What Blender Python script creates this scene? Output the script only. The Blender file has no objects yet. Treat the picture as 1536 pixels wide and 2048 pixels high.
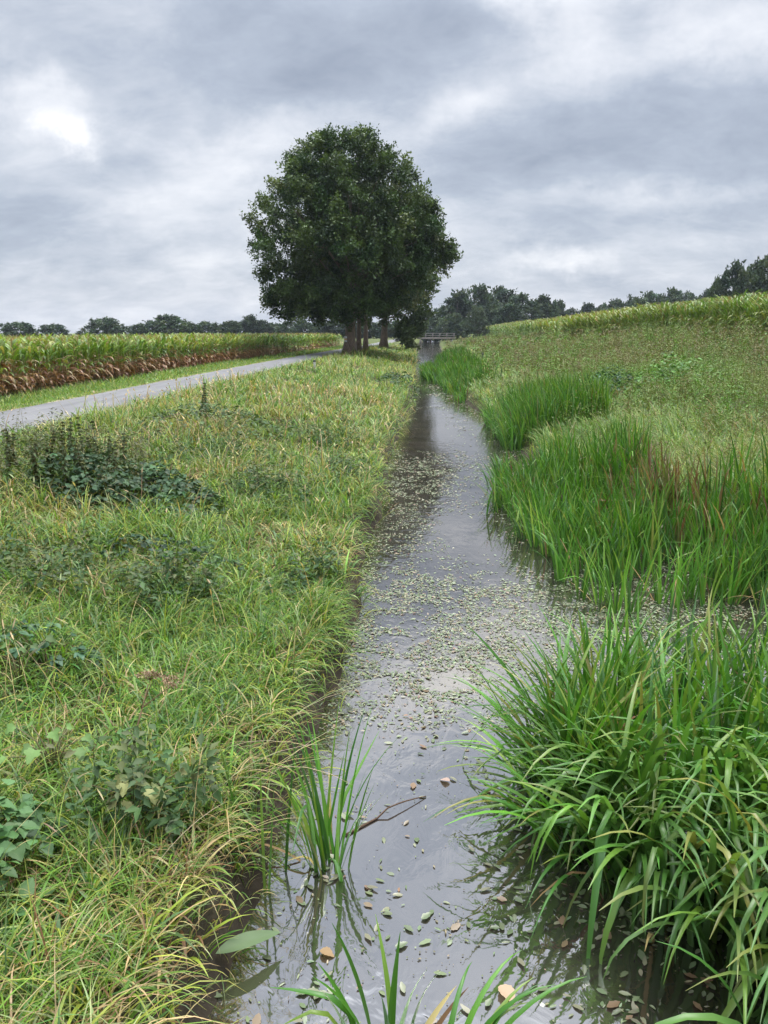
import bpy, math
import numpy as np
rng = np.random.default_rng(7)
scene = bpy.context.scene
COL = scene.collection
PI = math.pi

# ------------------------------------------------------------------ camera model
FPX, PITCH, CAMH = 1540.0, math.radians(13.2), 3.0
CT, ST = math.cos(PITCH), math.sin(PITCH)
def ray(px, py):
    u, v = (px - 768) / FPX, (1024 - py) / FPX
    return u, CT + v * ST, -ST + v * CT
def on_z(px, py, z):
    d = ray(px, py); t = (z - CAMH) / d[2]
    return d[0] * t, d[1] * t
def at_y(px, py, y):
    d = ray(px, py); t = y / d[1]
    return d[0] * t, CAMH + d[2] * t

# ------------------------------------------------------------------ noise and terrain
def _h(ix, iy, s):
    n = (ix.astype(np.int64) * 374761393 + iy.astype(np.int64) * 668265263 + s * 974711) & 0x7fffffff
    n = ((n ^ (n >> 13)) * 1274126177) & 0x7fffffff
    n = ((n ^ (n >> 16)) * 1911520717) & 0x7fffffff
    return (n ^ (n >> 15)) / float(0x7fffffff)
def vnoise(x, y, s=0):
    x = np.asarray(x, float); y = np.asarray(y, float)
    ix, iy = np.floor(x), np.floor(y); fx, fy = x - ix, y - iy
    fx, fy = fx * fx * (3 - 2 * fx), fy * fy * (3 - 2 * fy)
    a, b = _h(ix, iy, s), _h(ix + 1, iy, s); c, d = _h(ix, iy + 1, s), _h(ix + 1, iy + 1, s)
    return (a * (1 - fx) + b * fx) * (1 - fy) + (c * (1 - fx) + d * fx) * fy
def fbm(x, y, s=0, o=3):
    r, a, t = 0, 1.0, 0
    for k in range(o):
        r = r + a * vnoise(np.asarray(x) * 2 ** k, np.asarray(y) * 2 ** k, s + k); t += a; a *= .55
    return r / t
def ss(t):
    t = np.clip(t, 0, 1); return t * t * (3 - 2 * t)

LY = [-10, 2.8, 3.7, 4.9, 5.9, 7.2, 8.7, 11, 14.7, 18.2, 25, 37.6, 49, 100, 130, 178, 240, 600]
LX = [-1.6, -.78, -.72, -.62, -.47, -.39, -.32, -.24, .0, .08, .53, 1.38, 1.85, 4.0, 5.4, 7.9, 12, 22]
RY = [-10, 2, 7.4, 8.6, 9.6, 11, 15, 24, 32, 45, 60, 100, 178, 240, 600]
RX = [4.5, 4.8, 5.6, 5.6, 4.6, 3.5, 3.1, 3.9, 3.5, 3.7, 4.3, 7.6, 12.4, 17, 26]
CY = [-10, 12, 18, 25, 34, 45, 58, 72, 92, 115, 150, 220, 300, 600]
CX = [-9.4, -8.95, -8.6, -8.2, -7.75, -7.2, -6.4, -5.35, -3.75, -2.0, .5, 4.5, 8, 10]
def Lx(y): return np.interp(y, LY, LX) + .11 * (fbm(np.asarray(y) * 1.1, 0 * np.asarray(y), 5, 2) - .5) * 2
def Rx(y): return np.interp(y, RY, RX)
def Cx(y): return np.interp(y, CY, CX)
ROADW = 1.28
def hgt(x, y):
    x = np.asarray(x, float); y = np.asarray(y, float)
    sl = Lx(y) - x; sr = x - Rx(y); rd = np.abs(x - Cx(y))
    bump = (fbm(x * .55, y * .4, 11) - .5) * .5 + (fbm(x * 1.7, y * 1.7, 14, 2) - .5) * .12
    zl = .42 * ss(sl / .16) + .58 * ss(sl / 6.0) + bump * ss(sl / 1.2) * ss((rd - 1.5) / 1.6)
    zl = zl + (1.0 - zl) * ss((2.4 - rd) / 1.0)
    left_of = Cx(y) - x
    zl = np.where(left_of > 1.5, 1.0 - .22 * ss((left_of - 1.5) / 2.5), zl)
    zr = .25 * ss(sr / .5) + np.interp(sr, [0, 2, 5, 8, 12, 17, 25, 60, 250], [0, .3, .6, .88, 1.45, 2.3, 2.6, 3.4, 4.6])
    zr = zr + bump * .9 * ss(sr / 1.5)
    inside = np.minimum(-sl, -sr)
    zc = -.55 * ss(inside / .6)
    z = np.where(sl > 0, zl, np.where(sr > 0, zr, zc))
    return z - .012 * ss((1.75 - rd) / .25) * (sl > 0)

# ------------------------------------------------------------------ mesh builder
class G:
    def __init__(s): s.v, s.q, s.t, s.c, s.n = [], [], [], [], 0
    def add(s, v, q=None, t=None, c=(.5, .5, .5)):
        v = np.asarray(v, np.float32).reshape(-1, 3)
        c = np.asarray(c, np.float32)
        if c.ndim == 1: c = np.broadcast_to(c, (len(v), 3))
        s.v.append(v); s.c.append(c)
        if q is not None and len(q): s.q.append(np.asarray(q, np.int64).reshape(-1, 4) + s.n)
        if t is not None and len(t): s.t.append(np.asarray(t, np.int64).reshape(-1, 3) + s.n)
        s.n += len(v)
    def arrays(s):
        V = np.concatenate(s.v); C = np.concatenate(s.c)
        Q = np.concatenate(s.q) if s.q else np.zeros((0, 4), np.int64)
        T = np.concatenate(s.t) if s.t else np.zeros((0, 3), np.int64)
        return V, Q, T, C
    def mesh(s, name, mat, smooth=True):
        V, Q, T, C = s.arrays()
        me = bpy.data.meshes.new(name)
        me.vertices.add(len(V)); me.vertices.foreach_set('co', V.ravel())
        idx = np.concatenate([Q.ravel(), T.ravel()]).astype(np.int32)
        me.loops.add(len(idx)); me.loops.foreach_set('vertex_index', idx)
        st = np.concatenate([np.arange(len(Q)) * 4, len(Q) * 4 + np.arange(len(T)) * 3]).astype(np.int32)
        me.polygons.add(len(st)); me.polygons.foreach_set('loop_start', st)
        me.polygons.foreach_set('use_smooth', np.full(len(st), smooth, bool))
        me.update(calc_edges=True)
        a = me.attributes.new('col', 'FLOAT_COLOR', 'POINT')
        a.data.foreach_set('color', np.concatenate([C, np.ones((len(C), 1), np.float32)], 1).astype(np.float32).ravel())
        me.materials.append(mat)
        return me
    def build(s, name, mat, parent=None, smooth=True, loc=None):
        o = bpy.data.objects.new(name, s.mesh(name, mat, smooth)); COL.objects.link(o)
        if parent: o.parent = parent
        if loc is not None: o.location = loc
        return o

def tag(o, label=None, cat=None, group=None, kind=None):
    for k, v in (('label', label), ('category', cat), ('group', group), ('kind', kind)):
        if v: o[k] = v
    return o
def empty(name, loc, rz=0):
    o = bpy.data.objects.new(name, None); COL.objects.link(o)
    o.location = loc; o.rotation_euler.z = rz; o.empty_display_size = .2
    return o
def copy_tree(o, parent=None):
    c = o.copy(); COL.objects.link(c)
    if parent: c.parent = parent
    for ch in list(o.children): copy_tree(ch, c)
    return c

def norm(a): return a / np.maximum(np.linalg.norm(a, axis=-1, keepdims=True), 1e-9)

def ribbons(g, base, az, length, width, lean, bend, col, segs=4, power=1.3, fold=0.0, twist=0.0, tipcol=None, taper=2.2, w0=.55, kink=None):
    """arching blades: base (N,3), az direction of lean, lean = first angle from vertical, bend = extra angle at the tip"""
    base = np.asarray(base, float).reshape(-1, 3); N = len(base)
    B = lambda a: np.broadcast_to(np.asarray(a, float), (N,))
    az, length, width, lean, bend, twist = map(B, (az, length, width, lean, bend, twist))
    t = np.linspace(0, 1, segs + 1)
    ang = lean[:, None] + bend[:, None] * (t[None, :] ** power)
    if kink is not None:
        ang = ang + (t[None, :] > kink[0][:, None]) * kink[1][:, None]
    am = (ang[:, 1:] + ang[:, :-1]) / 2
    step = (length / segs)[:, None]
    rad = np.concatenate([np.zeros((N, 1)), np.cumsum(np.sin(am) * step, 1)], 1)
    up = np.concatenate([np.zeros((N, 1)), np.cumsum(np.cos(am) * step, 1)], 1)
    d = np.stack([np.cos(az), np.sin(az)], 1)
    P = base[:, None, :] + np.concatenate([rad[..., None] * d[:, None, :], up[..., None]], 2)
    tw = az[:, None] + PI / 2 + twist[:, None] * t[None, :]
    side = np.stack([np.cos(tw), np.sin(tw), 0 * tw], 2)
    wp = (w0 + (1 - w0) * np.minimum(1, t * 3.5)) * (1 - t ** taper * .94)
    W = (width[:, None] * wp[None, :] * .5)[..., None]
    col = np.asarray(col, float); col = np.broadcast_to(col, (N, 3)) if col.ndim == 1 else col
    CC = np.repeat(col[:, None, :], segs + 1, 1)
    if tipcol is not None:
        k = (ss((t - .55) / .45))[None, :, None]
        CC = CC * (1 - k) + np.asarray(tipcol)[:, None, :] * k
    if fold > 0:
        nrm = np.stack([-np.cos(ang) * d[:, None, 0], -np.cos(ang) * d[:, None, 1], np.sin(ang)], 2)
        A = np.stack([P - side * W + nrm * W * fold, P, P + side * W + nrm * W * fold], 2); k = 3
    else:
        A = np.stack([P - side * W, P + side * W], 2); k = 2
    V = A.reshape(-1, 3)
    CC = np.repeat(CC[:, :, None, :], k, 2).reshape(-1, 3)
    i = np.arange(N)[:, None, None] * (segs + 1) * k + np.arange(segs)[None, :, None] * k + np.arange(k - 1)[None, None, :]
    q = np.stack([i, i + 1, i + 1 + k, i + k], -1).reshape(-1, 4)
    g.add(V, q=q, c=CC)

def outline_ellipse(w=.24, n=6):
    pts = []
    for k in range(n + 1):
        t = k / n; pts.append((t, w * math.sin(PI * t ** .85) ** .8))
    return pts + [(t, -y) for t, y in reversed(pts[1:-1])]
OUT_DIAMOND = [(0, 0), (.42, .26), (1, 0), (.42, -.26)]
OUT_OVAL = outline_ellipse(.27, 5)
OUT_POND = outline_ellipse(.23, 6)
OUT_BRAMBLE = [(0, 0), (.12, .22), (.2, .26), (.3, .36), (.4, .34), (.5, .37), (.6, .29), (.7, .26), (.8, .15), (.88, .12), (1, 0),
               (.88, -.12), (.8, -.15), (.7, -.26), (.6, -.29), (.5, -.37), (.4, -.34), (.3, -.36), (.2, -.26), (.12, -.22)]
OUT_LOBED = [(0, 0), (-.05, .2), (.02, .42), (.22, .40), (.3, .56), (.5, .5), (.56, .3), (.62, .26), (.8, .22), (1, 0),
             (.8, -.22), (.62, -.26), (.56, -.3), (.5, -.5), (.3, -.56), (.22, -.40), (.02, -.42), (-.05, -.2)]
def leaves(g, base, along, nrm, size, outline, col, fold=.25, droop=.2, wscale=1.0):
    base = np.asarray(base, float).reshape(-1, 3); N = len(base)
    a = norm(np.asarray(along, float)); n = np.asarray(nrm, float)
    n = norm(n - a * (n * a).sum(-1, keepdims=True)); b = np.cross(n, a)
    o = np.asarray(outline, float)
    size = np.broadcast_to(np.asarray(size, float), (N,)); ws = np.broadcast_to(np.asarray(wscale, float), (N,))
    fd = np.broadcast_to(np.asarray(fold, float), (N,)); dr = np.broadcast_to(np.asarray(droop, float), (N,))
    simple = len(o) == 4
    if not simple: o = np.concatenate([o, [(.42, 0)]])
    oz = fd[:, None] * np.abs(o[None, :, 1]) - dr[:, None] * o[None, :, 0] ** 2
    V = base[:, None, :] + size[:, None, None] * (o[None, :, 0, None] * a[:, None, :] + (o[None, :, 1] * ws[:, None])[..., None] * b[:, None, :] + oz[..., None] * n[:, None, :])
    m = len(o); col = np.asarray(col, float)
    col = np.broadcast_to(col, (N, 3)) if col.ndim == 1 else col
    if simple: f = np.array([(0, 1, 2), (0, 2, 3)])[:, ::-1]
    else: f = np.array([(m - 1, (k + 1) % (m - 1), k) for k in range(m - 1)])
    t = (np.arange(N)[:, None, None] * m + f[None]).reshape(-1, 3)
    g.add(V.reshape(-1, 3), t=t, c=np.repeat(col, m, 0))

def tube(g, pts, rad, n=8, col=(.2, .15, .1), cap=True):
    pts = np.asarray(pts, float); rad = np.broadcast_to(np.asarray(rad, float), (len(pts),))
    T = norm(np.gradient(pts, axis=0)); ref = np.array([0.31, .95, .05])
    if abs(T[0] @ ref) > .9: ref = np.array([1.0, 0, 0])
    U = norm(np.cross(T, ref)); W = np.cross(T, U)
    a = np.arange(n) * 2 * PI / n
    V = pts[:, None] + rad[:, None, None] * (np.cos(a)[None, :, None] * U[:, None] + np.sin(a)[None, :, None] * W[:, None])
    k = len(pts); i = np.arange(k - 1)[:, None] * n; j = np.arange(n)[None, :]
    q = np.stack([i + j, i + (j + 1) % n, i + n + (j + 1) % n, i + n + j], -1).reshape(-1, 4)
    V = V.reshape(-1, 3); tr = []
    if cap:
        V = np.concatenate([V, pts[:1], pts[-1:]])
        tr = [(k * n, (m + 1) % n, m) for m in range(n)] + [(k * n + 1, (k - 1) * n + m, (k - 1) * n + (m + 1) % n) for m in range(n)]
    g.add(V, q=q, t=tr, c=col)
def box(g, c, s, col=(.3, .25, .2), rz=0.0):
    x, y, z = [k / 2 for k in s]
    V = np.array([(-x, -y, -z), (x, -y, -z), (x, y, -z), (-x, y, -z), (-x, -y, z), (x, -y, z), (x, y, z), (-x, y, z)])
    R = np.array([[math.cos(rz), -math.sin(rz), 0], [math.sin(rz), math.cos(rz), 0], [0, 0, 1]])
    g.add(V @ R.T + np.asarray(c), q=[(0, 3, 2, 1), (4, 5, 6, 7), (0, 1, 5, 4), (1, 2, 6, 5), (2, 3, 7, 6), (3, 0, 4, 7)], c=col)
def bevelled(o, w=.01):
    m = o.modifiers.new('bevel', 'BEVEL'); m.width = w; m.segments = 2
    return o

def replicate(g, arr, pos, rz, sc, cj):
    V, Q, T, C = arr; N = len(pos); n = len(V)
    c, s = np.cos(rz)[:, None], np.sin(rz)[:, None]
    X = (V[None, :, 0] * c - V[None, :, 1] * s) * sc[:, None] + pos[:, None, 0]
    Y = (V[None, :, 0] * s + V[None, :, 1] * c) * sc[:, None] + pos[:, None, 1]
    Z = V[None, :, 2] * sc[:, None] + pos[:, None, 2]
    off = (np.arange(N) * n)[:, None, None]
    g.add(np.stack([X, Y, Z], -1).reshape(-1, 3), q=(Q[None] + off).reshape(-1, 4) if len(Q) else None,
          t=(T[None] + off).reshape(-1, 3) if len(T) else None, c=(C[None] * cj[:, None, :]).reshape(-1, 3))

def pick(pal, probs, n):
    """random palette colours with jitter; probs (n,k) or (k,)"""
    pal = np.asarray(pal, float); probs = np.asarray(probs, float)
    if probs.ndim == 1: probs = np.broadcast_to(probs, (n, len(pal)))
    c = np.cumsum(probs / probs.sum(1, keepdims=True), 1)
    k = (rng.random((n, 1)) > c).sum(1).clip(0, len(pal) - 1)
    return pal[k] * rng.normal(1, .14, (n, 1)).clip(.6, 1.5) * rng.normal(1, .05, (n, 3)).clip(.8, 1.2)
def in_view(x, y, m=1.0):
    return np.abs(x) < (.5 * y * 1.05 + m)

# ------------------------------------------------------------------ materials
def new_mat(name):
    m = bpy.data.materials.new(name); m.use_nodes = True
    nt = m.node_tree; nt.nodes.clear()
    return m, nt, nt.nodes.new, nt.links.new
def leaf_mat(name, trans=.3, rough=.5, spec=.35, tint=(1.15, 1.15, .6), vary=.12):
    m, nt, N, L = new_mat(name)
    out = N('ShaderNodeOutputMaterial'); at = N('ShaderNodeAttribute'); at.attribute_name = 'col'
    oi = N('ShaderNodeObjectInfo'); mr = N('ShaderNodeMapRange'); L(oi.outputs['Random'], mr.inputs[0])
    mr.inputs[3].default_value = 1 - vary; mr.inputs[4].default_value = 1 + vary
    hs = N('ShaderNodeHueSaturation'); L(at.outputs['Color'], hs.inputs['Color']); L(mr.outputs[0], hs.inputs['Value'])
    p = N('ShaderNodeBsdfPrincipled'); p.inputs['Roughness'].default_value = rough
    p.inputs['Specular IOR Level'].default_value = spec
    L(hs.outputs[0], p.inputs['Base Color'])
    tr = N('ShaderNodeBsdfTranslucent'); mx = N('ShaderNodeMix'); mx.data_type = 'RGBA'; mx.blend_type = 'MULTIPLY'
    mx.inputs[0].default_value = 1; L(hs.outputs[0], mx.inputs[6]); mx.inputs[7].default_value = (*tint, 1)
    L(mx.outputs[2], tr.inputs['Color'])
    ms = N('ShaderNodeMixShader'); ms.inputs[0].default_value = trans
    L(p.outputs[0], ms.inputs[1]); L(tr.outputs[0], ms.inputs[2]); L(ms.outputs[0], out.inputs[0])
    return m
def solid_mat(name, scale=8.0, amp=.35, bump=.3, rough=.8, stretch=(1, 1, 1)):
    """vertex colour broken up by noise, with bump: bark, wood, posts"""
    m, nt, N, L = new_mat(name)
    out = N('ShaderNodeOutputMaterial'); at = N('ShaderNodeAttribute'); at.attribute_name = 'col'
    tc = N('ShaderNodeTexCoord'); mp = N('ShaderNodeMapping'); mp.inputs['Scale'].default_value = stretch
    L(tc.outputs['Object'], mp.inputs[0])
    no = N('ShaderNodeTexNoise'); no.inputs['Scale'].default_value = scale; no.inputs['Detail'].default_value = 6
    L(mp.outputs[0], no.inputs['Vector'])
    mr = N('ShaderNodeMapRange'); mr.inputs[1].default_value = .3; mr.inputs[2].default_value = .7
    mr.inputs[3].default_value = 1 - amp; mr.inputs[4].default_value = 1 + amp; L(no.outputs[0], mr.inputs[0])
    mx = N('ShaderNodeMix'); mx.data_type = 'RGBA'; mx.blend_type = 'MULTIPLY'; mx.inputs[0].default_value = 1
    L(at.outputs['Color'], mx.inputs[6]); L(mr.outputs[0], mx.inputs[7])
    p = N('ShaderNodeBsdfPrincipled'); p.inputs['Roughness'].default_value = rough
    bu = N('ShaderNodeBump'); bu.inputs['Strength'].default_value = bump; bu.inputs['Distance'].default_value = .05
    L(no.outputs[0], bu.inputs['Height']); L(bu.outputs[0], p.inputs['Normal'])
    L(mx.outputs[2], p.inputs['Base Color']); L(p.outputs[0], out.inputs[0])
    return m

M_grass = leaf_mat('grass_blades', .32, .45, .35)
M_reed = leaf_mat('reed_blades', .30, .38, .4)
M_corn = leaf_mat('corn_leaves', .3, .42, .4)
M_weed = leaf_mat('weed_leaves', .25, .55, .25)
M_bramble = leaf_mat('bramble_leaves', .22, .5, .2)
M_oak = leaf_mat('oak_leaves', .2, .5, .3)
M_far = leaf_mat('far_leaves', .2, .6, .2, vary=.2)
M_pond = leaf_mat('pondweed_leaves', .05, .36, .45)
M_bark = solid_mat('bark', 5, .45, .9, .85, (3, 3, .6))
M_wood = solid_mat('weathered_wood', 12, .3, .3, .8)
M_stem = leaf_mat('dry_stems', .1, .6, .2)

def ground_mat():
    m, nt, N, L = new_mat('soil_and_turf')
    out = N('ShaderNodeOutputMaterial'); tc = N('ShaderNodeTexCoord')
    at = N('ShaderNodeAttribute'); at.attribute_name = 'col'
    n1 = N('ShaderNodeTexNoise'); n1.inputs['Scale'].default_value = 1.2; n1.inputs['Detail'].default_value = 8
    L(tc.outputs['Object'], n1.inputs['Vector'])
    mr = N('ShaderNodeMapRange'); mr.inputs[1].default_value = .3; mr.inputs[2].default_value = .7
    mr.inputs[3].default_value = .6; mr.inputs[4].default_value = 1.4; L(n1.outputs[0], mr.inputs[0])
    mx = N('ShaderNodeMix'); mx.data_type = 'RGBA'; mx.blend_type = 'MULTIPLY'; mx.inputs[0].default_value = 1
    L(at.outputs['Color'], mx.inputs[6]); L(mr.outputs[0], mx.inputs[7])
    p = N('ShaderNodeBsdfPrincipled'); p.inputs['Roughness'].default_value = .95; p.inputs['Specular IOR Level'].default_value = .1
    n2 = N('ShaderNodeTexNoise'); n2.inputs['Scale'].default_value = 14; n2.inputs['Detail'].default_value = 6
    L(tc.outputs['Object'], n2.inputs['Vector'])
    bu = N('ShaderNodeBump'); bu.inputs['Strength'].default_value = .8; bu.inputs['Distance'].default_value = .04
    L(n2.outputs[0], bu.inputs['Height']); L(bu.outputs[0], p.inputs['Normal'])
    L(mx.outputs[2], p.inputs['Base Color']); L(p.outputs[0], out.inputs[0])
    return m
def asphalt_mat():
    m, nt, N, L = new_mat('asphalt')
    out = N('ShaderNodeOutputMaterial'); tc = N('ShaderNodeTexCoord')
    n1 = N('ShaderNodeTexNoise'); n1.inputs['Scale'].default_value = .9; n1.inputs['Detail'].default_value = 8
    n2 = N('ShaderNodeTexNoise'); n2.inputs['Scale'].default_value = 90; n2.inputs['Detail'].default_value = 3
    L(tc.outputs['Object'], n1.inputs['Vector']); L(tc.outputs['Object'], n2.inputs['Vector'])
    r = N('ShaderNodeValToRGB'); r.color_ramp.elements[0].position = .38; r.color_ramp.elements[1].position = .62
    r.color_ramp.elements[0].color = (.12, .117, .116, 1); r.color_ramp.elements[1].color = (.175, .17, .166, 1)
    m4 = N('ShaderNodeMapping'); m4.inputs['Scale'].default_value = (2.2, .12, 1); L(tc.outputs['Object'], m4.inputs[0])
    n4 = N('ShaderNodeTexNoise'); n4.inputs['Scale'].default_value = 1.5; n4.inputs['Detail'].default_value = 5; L(m4.outputs[0], n4.inputs['Vector'])
    av = N('ShaderNodeMath'); av.operation = 'MULTIPLY_ADD'; av.inputs[1].default_value = .5; L(n1.outputs[0], av.inputs[0])
    hv = N('ShaderNodeMath'); hv.operation = 'MULTIPLY'; hv.inputs[1].default_value = .5; L(n4.outputs[0], hv.inputs[0]); L(hv.outputs[0], av.inputs[2])
    L(av.outputs[0], r.inputs[0])
    mr = N('ShaderNodeMapRange'); mr.inputs[1].default_value = .3; mr.inputs[2].default_value = .7
    mr.inputs[3].default_value = .93; mr.inputs[4].default_value = 1.07; L(n2.outputs[0], mr.inputs[0])
    mx = N('ShaderNodeMix'); mx.data_type = 'RGBA'; mx.blend_type = 'MULTIPLY'; mx.inputs[0].default_value = 1
    L(r.outputs[0], mx.inputs[6]); L(mr.outputs[0], mx.inputs[7])
    p = N('ShaderNodeBsdfPrincipled'); p.inputs['Roughness'].default_value = .75; p.inputs['Specular IOR Level'].default_value = .3
    bu = N('ShaderNodeBump'); bu.inputs['Strength'].default_value = .15; bu.inputs['Distance'].default_value = .004
    L(n2.outputs[0], bu.inputs['Height']); L(bu.outputs[0], p.inputs['Normal'])
    L(mx.outputs[2], p.inputs['Base Color']); L(p.outputs[0], out.inputs[0])
    return m
def water_mat():
    m, nt, N, L = new_mat('stream_water')
    out = N('ShaderNodeOutputMaterial'); tc = N('ShaderNodeTexCoord')
    mp = N('ShaderNodeMapping'); mp.inputs['Scale'].default_value = (1.0, .7, 1); L(tc.outputs['Object'], mp.inputs[0])
    n1 = N('ShaderNodeTexNoise'); n1.inputs['Scale'].default_value = 7; n1.inputs['Detail'].default_value = 3; n1.inputs['Distortion'].default_value = .6
    n2 = N('ShaderNodeTexNoise'); n2.inputs['Scale'].default_value = .9; n2.inputs['Detail'].default_value = 2
    n3 = N('ShaderNodeTexNoise'); n3.inputs['Scale'].default_value = 1.6; n3.inputs['Detail'].default_value = 5
    for n in (n1, n2, n3): L(mp.outputs[0], n.inputs['Vector'])
    am = N('ShaderNodeMapRange'); am.inputs[1].default_value = .42; am.inputs[2].default_value = .62
    am.inputs[3].default_value = .04; am.inputs[4].default_value = .14; L(n2.outputs[0], am.inputs[0])
    bu = N('ShaderNodeBump'); bu.inputs['Distance'].default_value = .05
    L(am.outputs[0], bu.inputs['Strength']); L(n1.outputs[0], bu.inputs['Height'])
    r = N('ShaderNodeValToRGB'); r.color_ramp.elements[0].position = .35; r.color_ramp.elements[1].position = .7
    r.color_ramp.elements[0].color = (.022, .018, .014, 1); r.color_ramp.elements[1].color = (.05, .042, .034, 1)
    L(n3.outputs[0], r.inputs[0])
    p = N('ShaderNodeBsdfPrincipled'); p.inputs['Roughness'].default_value = .04; p.inputs['IOR'].default_value = 4.2
    L(r.outputs[0], p.inputs['Base Color']); L(bu.outputs[0], p.inputs['Normal']); L(p.outputs[0], out.inputs[0])
    return m

# ------------------------------------------------------------------ world
def make_world():
    w = bpy.data.worlds.new('World'); scene.world = w; w.use_nodes = True
    nt = w.node_tree; nt.nodes.clear(); N, L = nt.nodes.new, nt.links.new
    out = N('ShaderNodeOutputWorld'); bg = N('ShaderNodeBackground'); bg.inputs[1].default_value = .1
    sky = N('ShaderNodeTexSky'); sky.sky_type = 'NISHITA'; sky.sun_disc = False
    sky.sun_elevation = SUN_EL; sky.sun_rotation = SUN_AZ; sky.dust_density = 2.0
    def math_(op, a, b=None, c=None):
        n = N('ShaderNodeMath'); n.operation = op
        for i, k in enumerate((a, b, c)):
            if k is None: continue
            if isinstance(k, (int, float)): n.inputs[i].default_value = k
            else: L(k, n.inputs[i])
        return n.outputs[0]
    tc = N('ShaderNodeTexCoord'); sp = N('ShaderNodeSeparateXYZ'); L(tc.outputs['Generated'], sp.inputs[0])
    x, y, z = sp.outputs
    zc = math_('ADD', math_('MAXIMUM', z, 0.0), .36)
    cx = N('ShaderNodeCombineXYZ'); L(math_('DIVIDE', x, zc), cx.inputs[0]); L(math_('DIVIDE', y, zc), cx.inputs[1])
    mp = N('ShaderNodeMapping'); mp.inputs['Location'].default_value = (4.3, 2.2, 0); mp.inputs['Rotation'].default_value = (0, 0, .5)
    mp.inputs['Scale'].default_value = (.75, 1.0, 1); L(cx.outputs[0], mp.inputs[0])
    n1 = N('ShaderNodeTexNoise'); n1.inputs['Scale'].default_value = 1.15; n1.inputs['Detail'].default_value = 7; n1.inputs['Roughness'].default_value = .52
    n1.inputs['Distortion'].default_value = .35
    n2 = N('ShaderNodeTexNoise'); n2.inputs['Scale'].default_value = 4.2; n2.inputs['Detail'].default_value = 6; n2.inputs['Roughness'].default_value = .6
    for n in (n1, n2): L(mp.outputs[0], n.inputs['Vector'])
    nz = N('ShaderNodeTexNoise'); nz.inputs['Scale'].default_value = 6.5; nz.inputs['Detail'].default_value = 8; nz.inputs['Roughness'].default_value = .62; L(tc.outputs['Generated'], nz.inputs['Vector'])
    nsp = N('ShaderNodeSeparateColor'); L(nz.outputs['Color'], nsp.inputs[0])
    az = math_('ADD', math_('ARCTAN2', x, y), math_('MULTIPLY', math_('SUBTRACT', nsp.outputs[0], .5), .24))
    el = math_('ADD', math_('ARCSINE', z), math_('MULTIPLY', math_('SUBTRACT', nsp.outputs[1], .5), .12))
    n3 = N('ShaderNodeTexNoise'); n3.inputs['Scale'].default_value = 9; n3.inputs['Detail'].default_value = 8; n3.inputs['Roughness'].default_value = .66; n3.inputs['Distortion'].default_value = .5
    L(mp.outputs[0], n3.inputs['Vector'])
    base = math_('ADD', math_('ADD', math_('MULTIPLY', n1.outputs[0], .48), math_('MULTIPLY', n2.outputs[0], .32)), math_('MULTIPLY', n3.outputs[0], .20))
    acc = math_('MULTIPLY', math_('SUBTRACT', base, .5), 3.6)
    blobs = [(925, -214, 150, 60, .8), (1040, -90, 90, 50, .5), (700, -420, 140, 90, .4), (860, -640, 160, 120, -.3),  # px, py, half width, half height, amount
        (1110, 520, 115, 20, .62), (1330, 395, 180, 16, .34), (1130, 20, 70, 80, .5), (1450, 95, 130, 40, .5), (1130, 130, 100, 30, .18), (1360, 20, 60, 40, .25),
        (935, 208, 90, 24, .42), (60, 215, 90, 34, .6), (130, 272, 55, 18, .5), (330, 415, 90, 45, .36), (600, 245, 120, 35, .33),
        (300, 50, 120, 60, .22), (480, 285, 60, 60, .2), (860, 470, 200, 25, .12), (1480, 520, 160, 40, .2),
        (520, 130, 260, 90, -.42), (1290, 265, 300, 75, -.44), (120, 470, 220, 80, -.36), (980, 320, 160, 60, -.12), (430, 560, 160, 35, -.06),
        (200, 320, 120, 40, -.2), (830, 60, 180, 60, -.2)]
    for px, py, rw, rh, amt in blobs:
        d = ray(px, py); a0 = math.atan2(d[0], d[1]); e0 = math.atan2(d[2], math.hypot(d[0], d[1]))
        u = math_('DIVIDE', math_('SUBTRACT', az, a0), rw / FPX); v = math_('DIVIDE', math_('SUBTRACT', el, e0), rh / FPX)
        r2 = math_('ADD', math_('MULTIPLY', u, u), math_('MULTIPLY', v, v))
        acc = math_('ADD', acc, math_('MULTIPLY', math_('EXPONENT', math_('MULTIPLY', r2, -.8)), amt))
    # extra sky brightness added overhead, out of view, to light the ground and water
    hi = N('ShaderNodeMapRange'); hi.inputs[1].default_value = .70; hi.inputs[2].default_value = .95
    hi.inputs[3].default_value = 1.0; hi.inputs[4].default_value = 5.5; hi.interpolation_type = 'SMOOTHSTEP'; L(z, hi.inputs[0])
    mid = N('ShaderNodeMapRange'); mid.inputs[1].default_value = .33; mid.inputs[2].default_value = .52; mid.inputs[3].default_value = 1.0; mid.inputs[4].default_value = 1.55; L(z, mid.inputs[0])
    ramp = N('ShaderNodeValToRGB'); cr = ramp.color_ramp
    cr.elements[0].position = 0.0; cr.elements[0].color = (.255, .295, .37, 1)
    cr.elements[1].position = 1.0; cr.elements[1].color = (1.0, .975, .925, 1)
    for pos, c in ((.3, (.375, .42, .50, 1)), (.5, (.51, .545, .61, 1)), (.72, (.68, .70, .745, 1))):
        e = cr.elements.new(pos); e.color = c
    L(math_('ADD', math_('MULTIPLY', acc, .62), .43), ramp.inputs[0])
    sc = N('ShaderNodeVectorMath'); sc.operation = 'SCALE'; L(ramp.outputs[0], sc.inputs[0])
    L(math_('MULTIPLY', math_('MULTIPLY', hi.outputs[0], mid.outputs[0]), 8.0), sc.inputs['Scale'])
    mx = N('ShaderNodeMix'); mx.data_type = 'RGBA'; mx.inputs[0].default_value = .94
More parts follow.
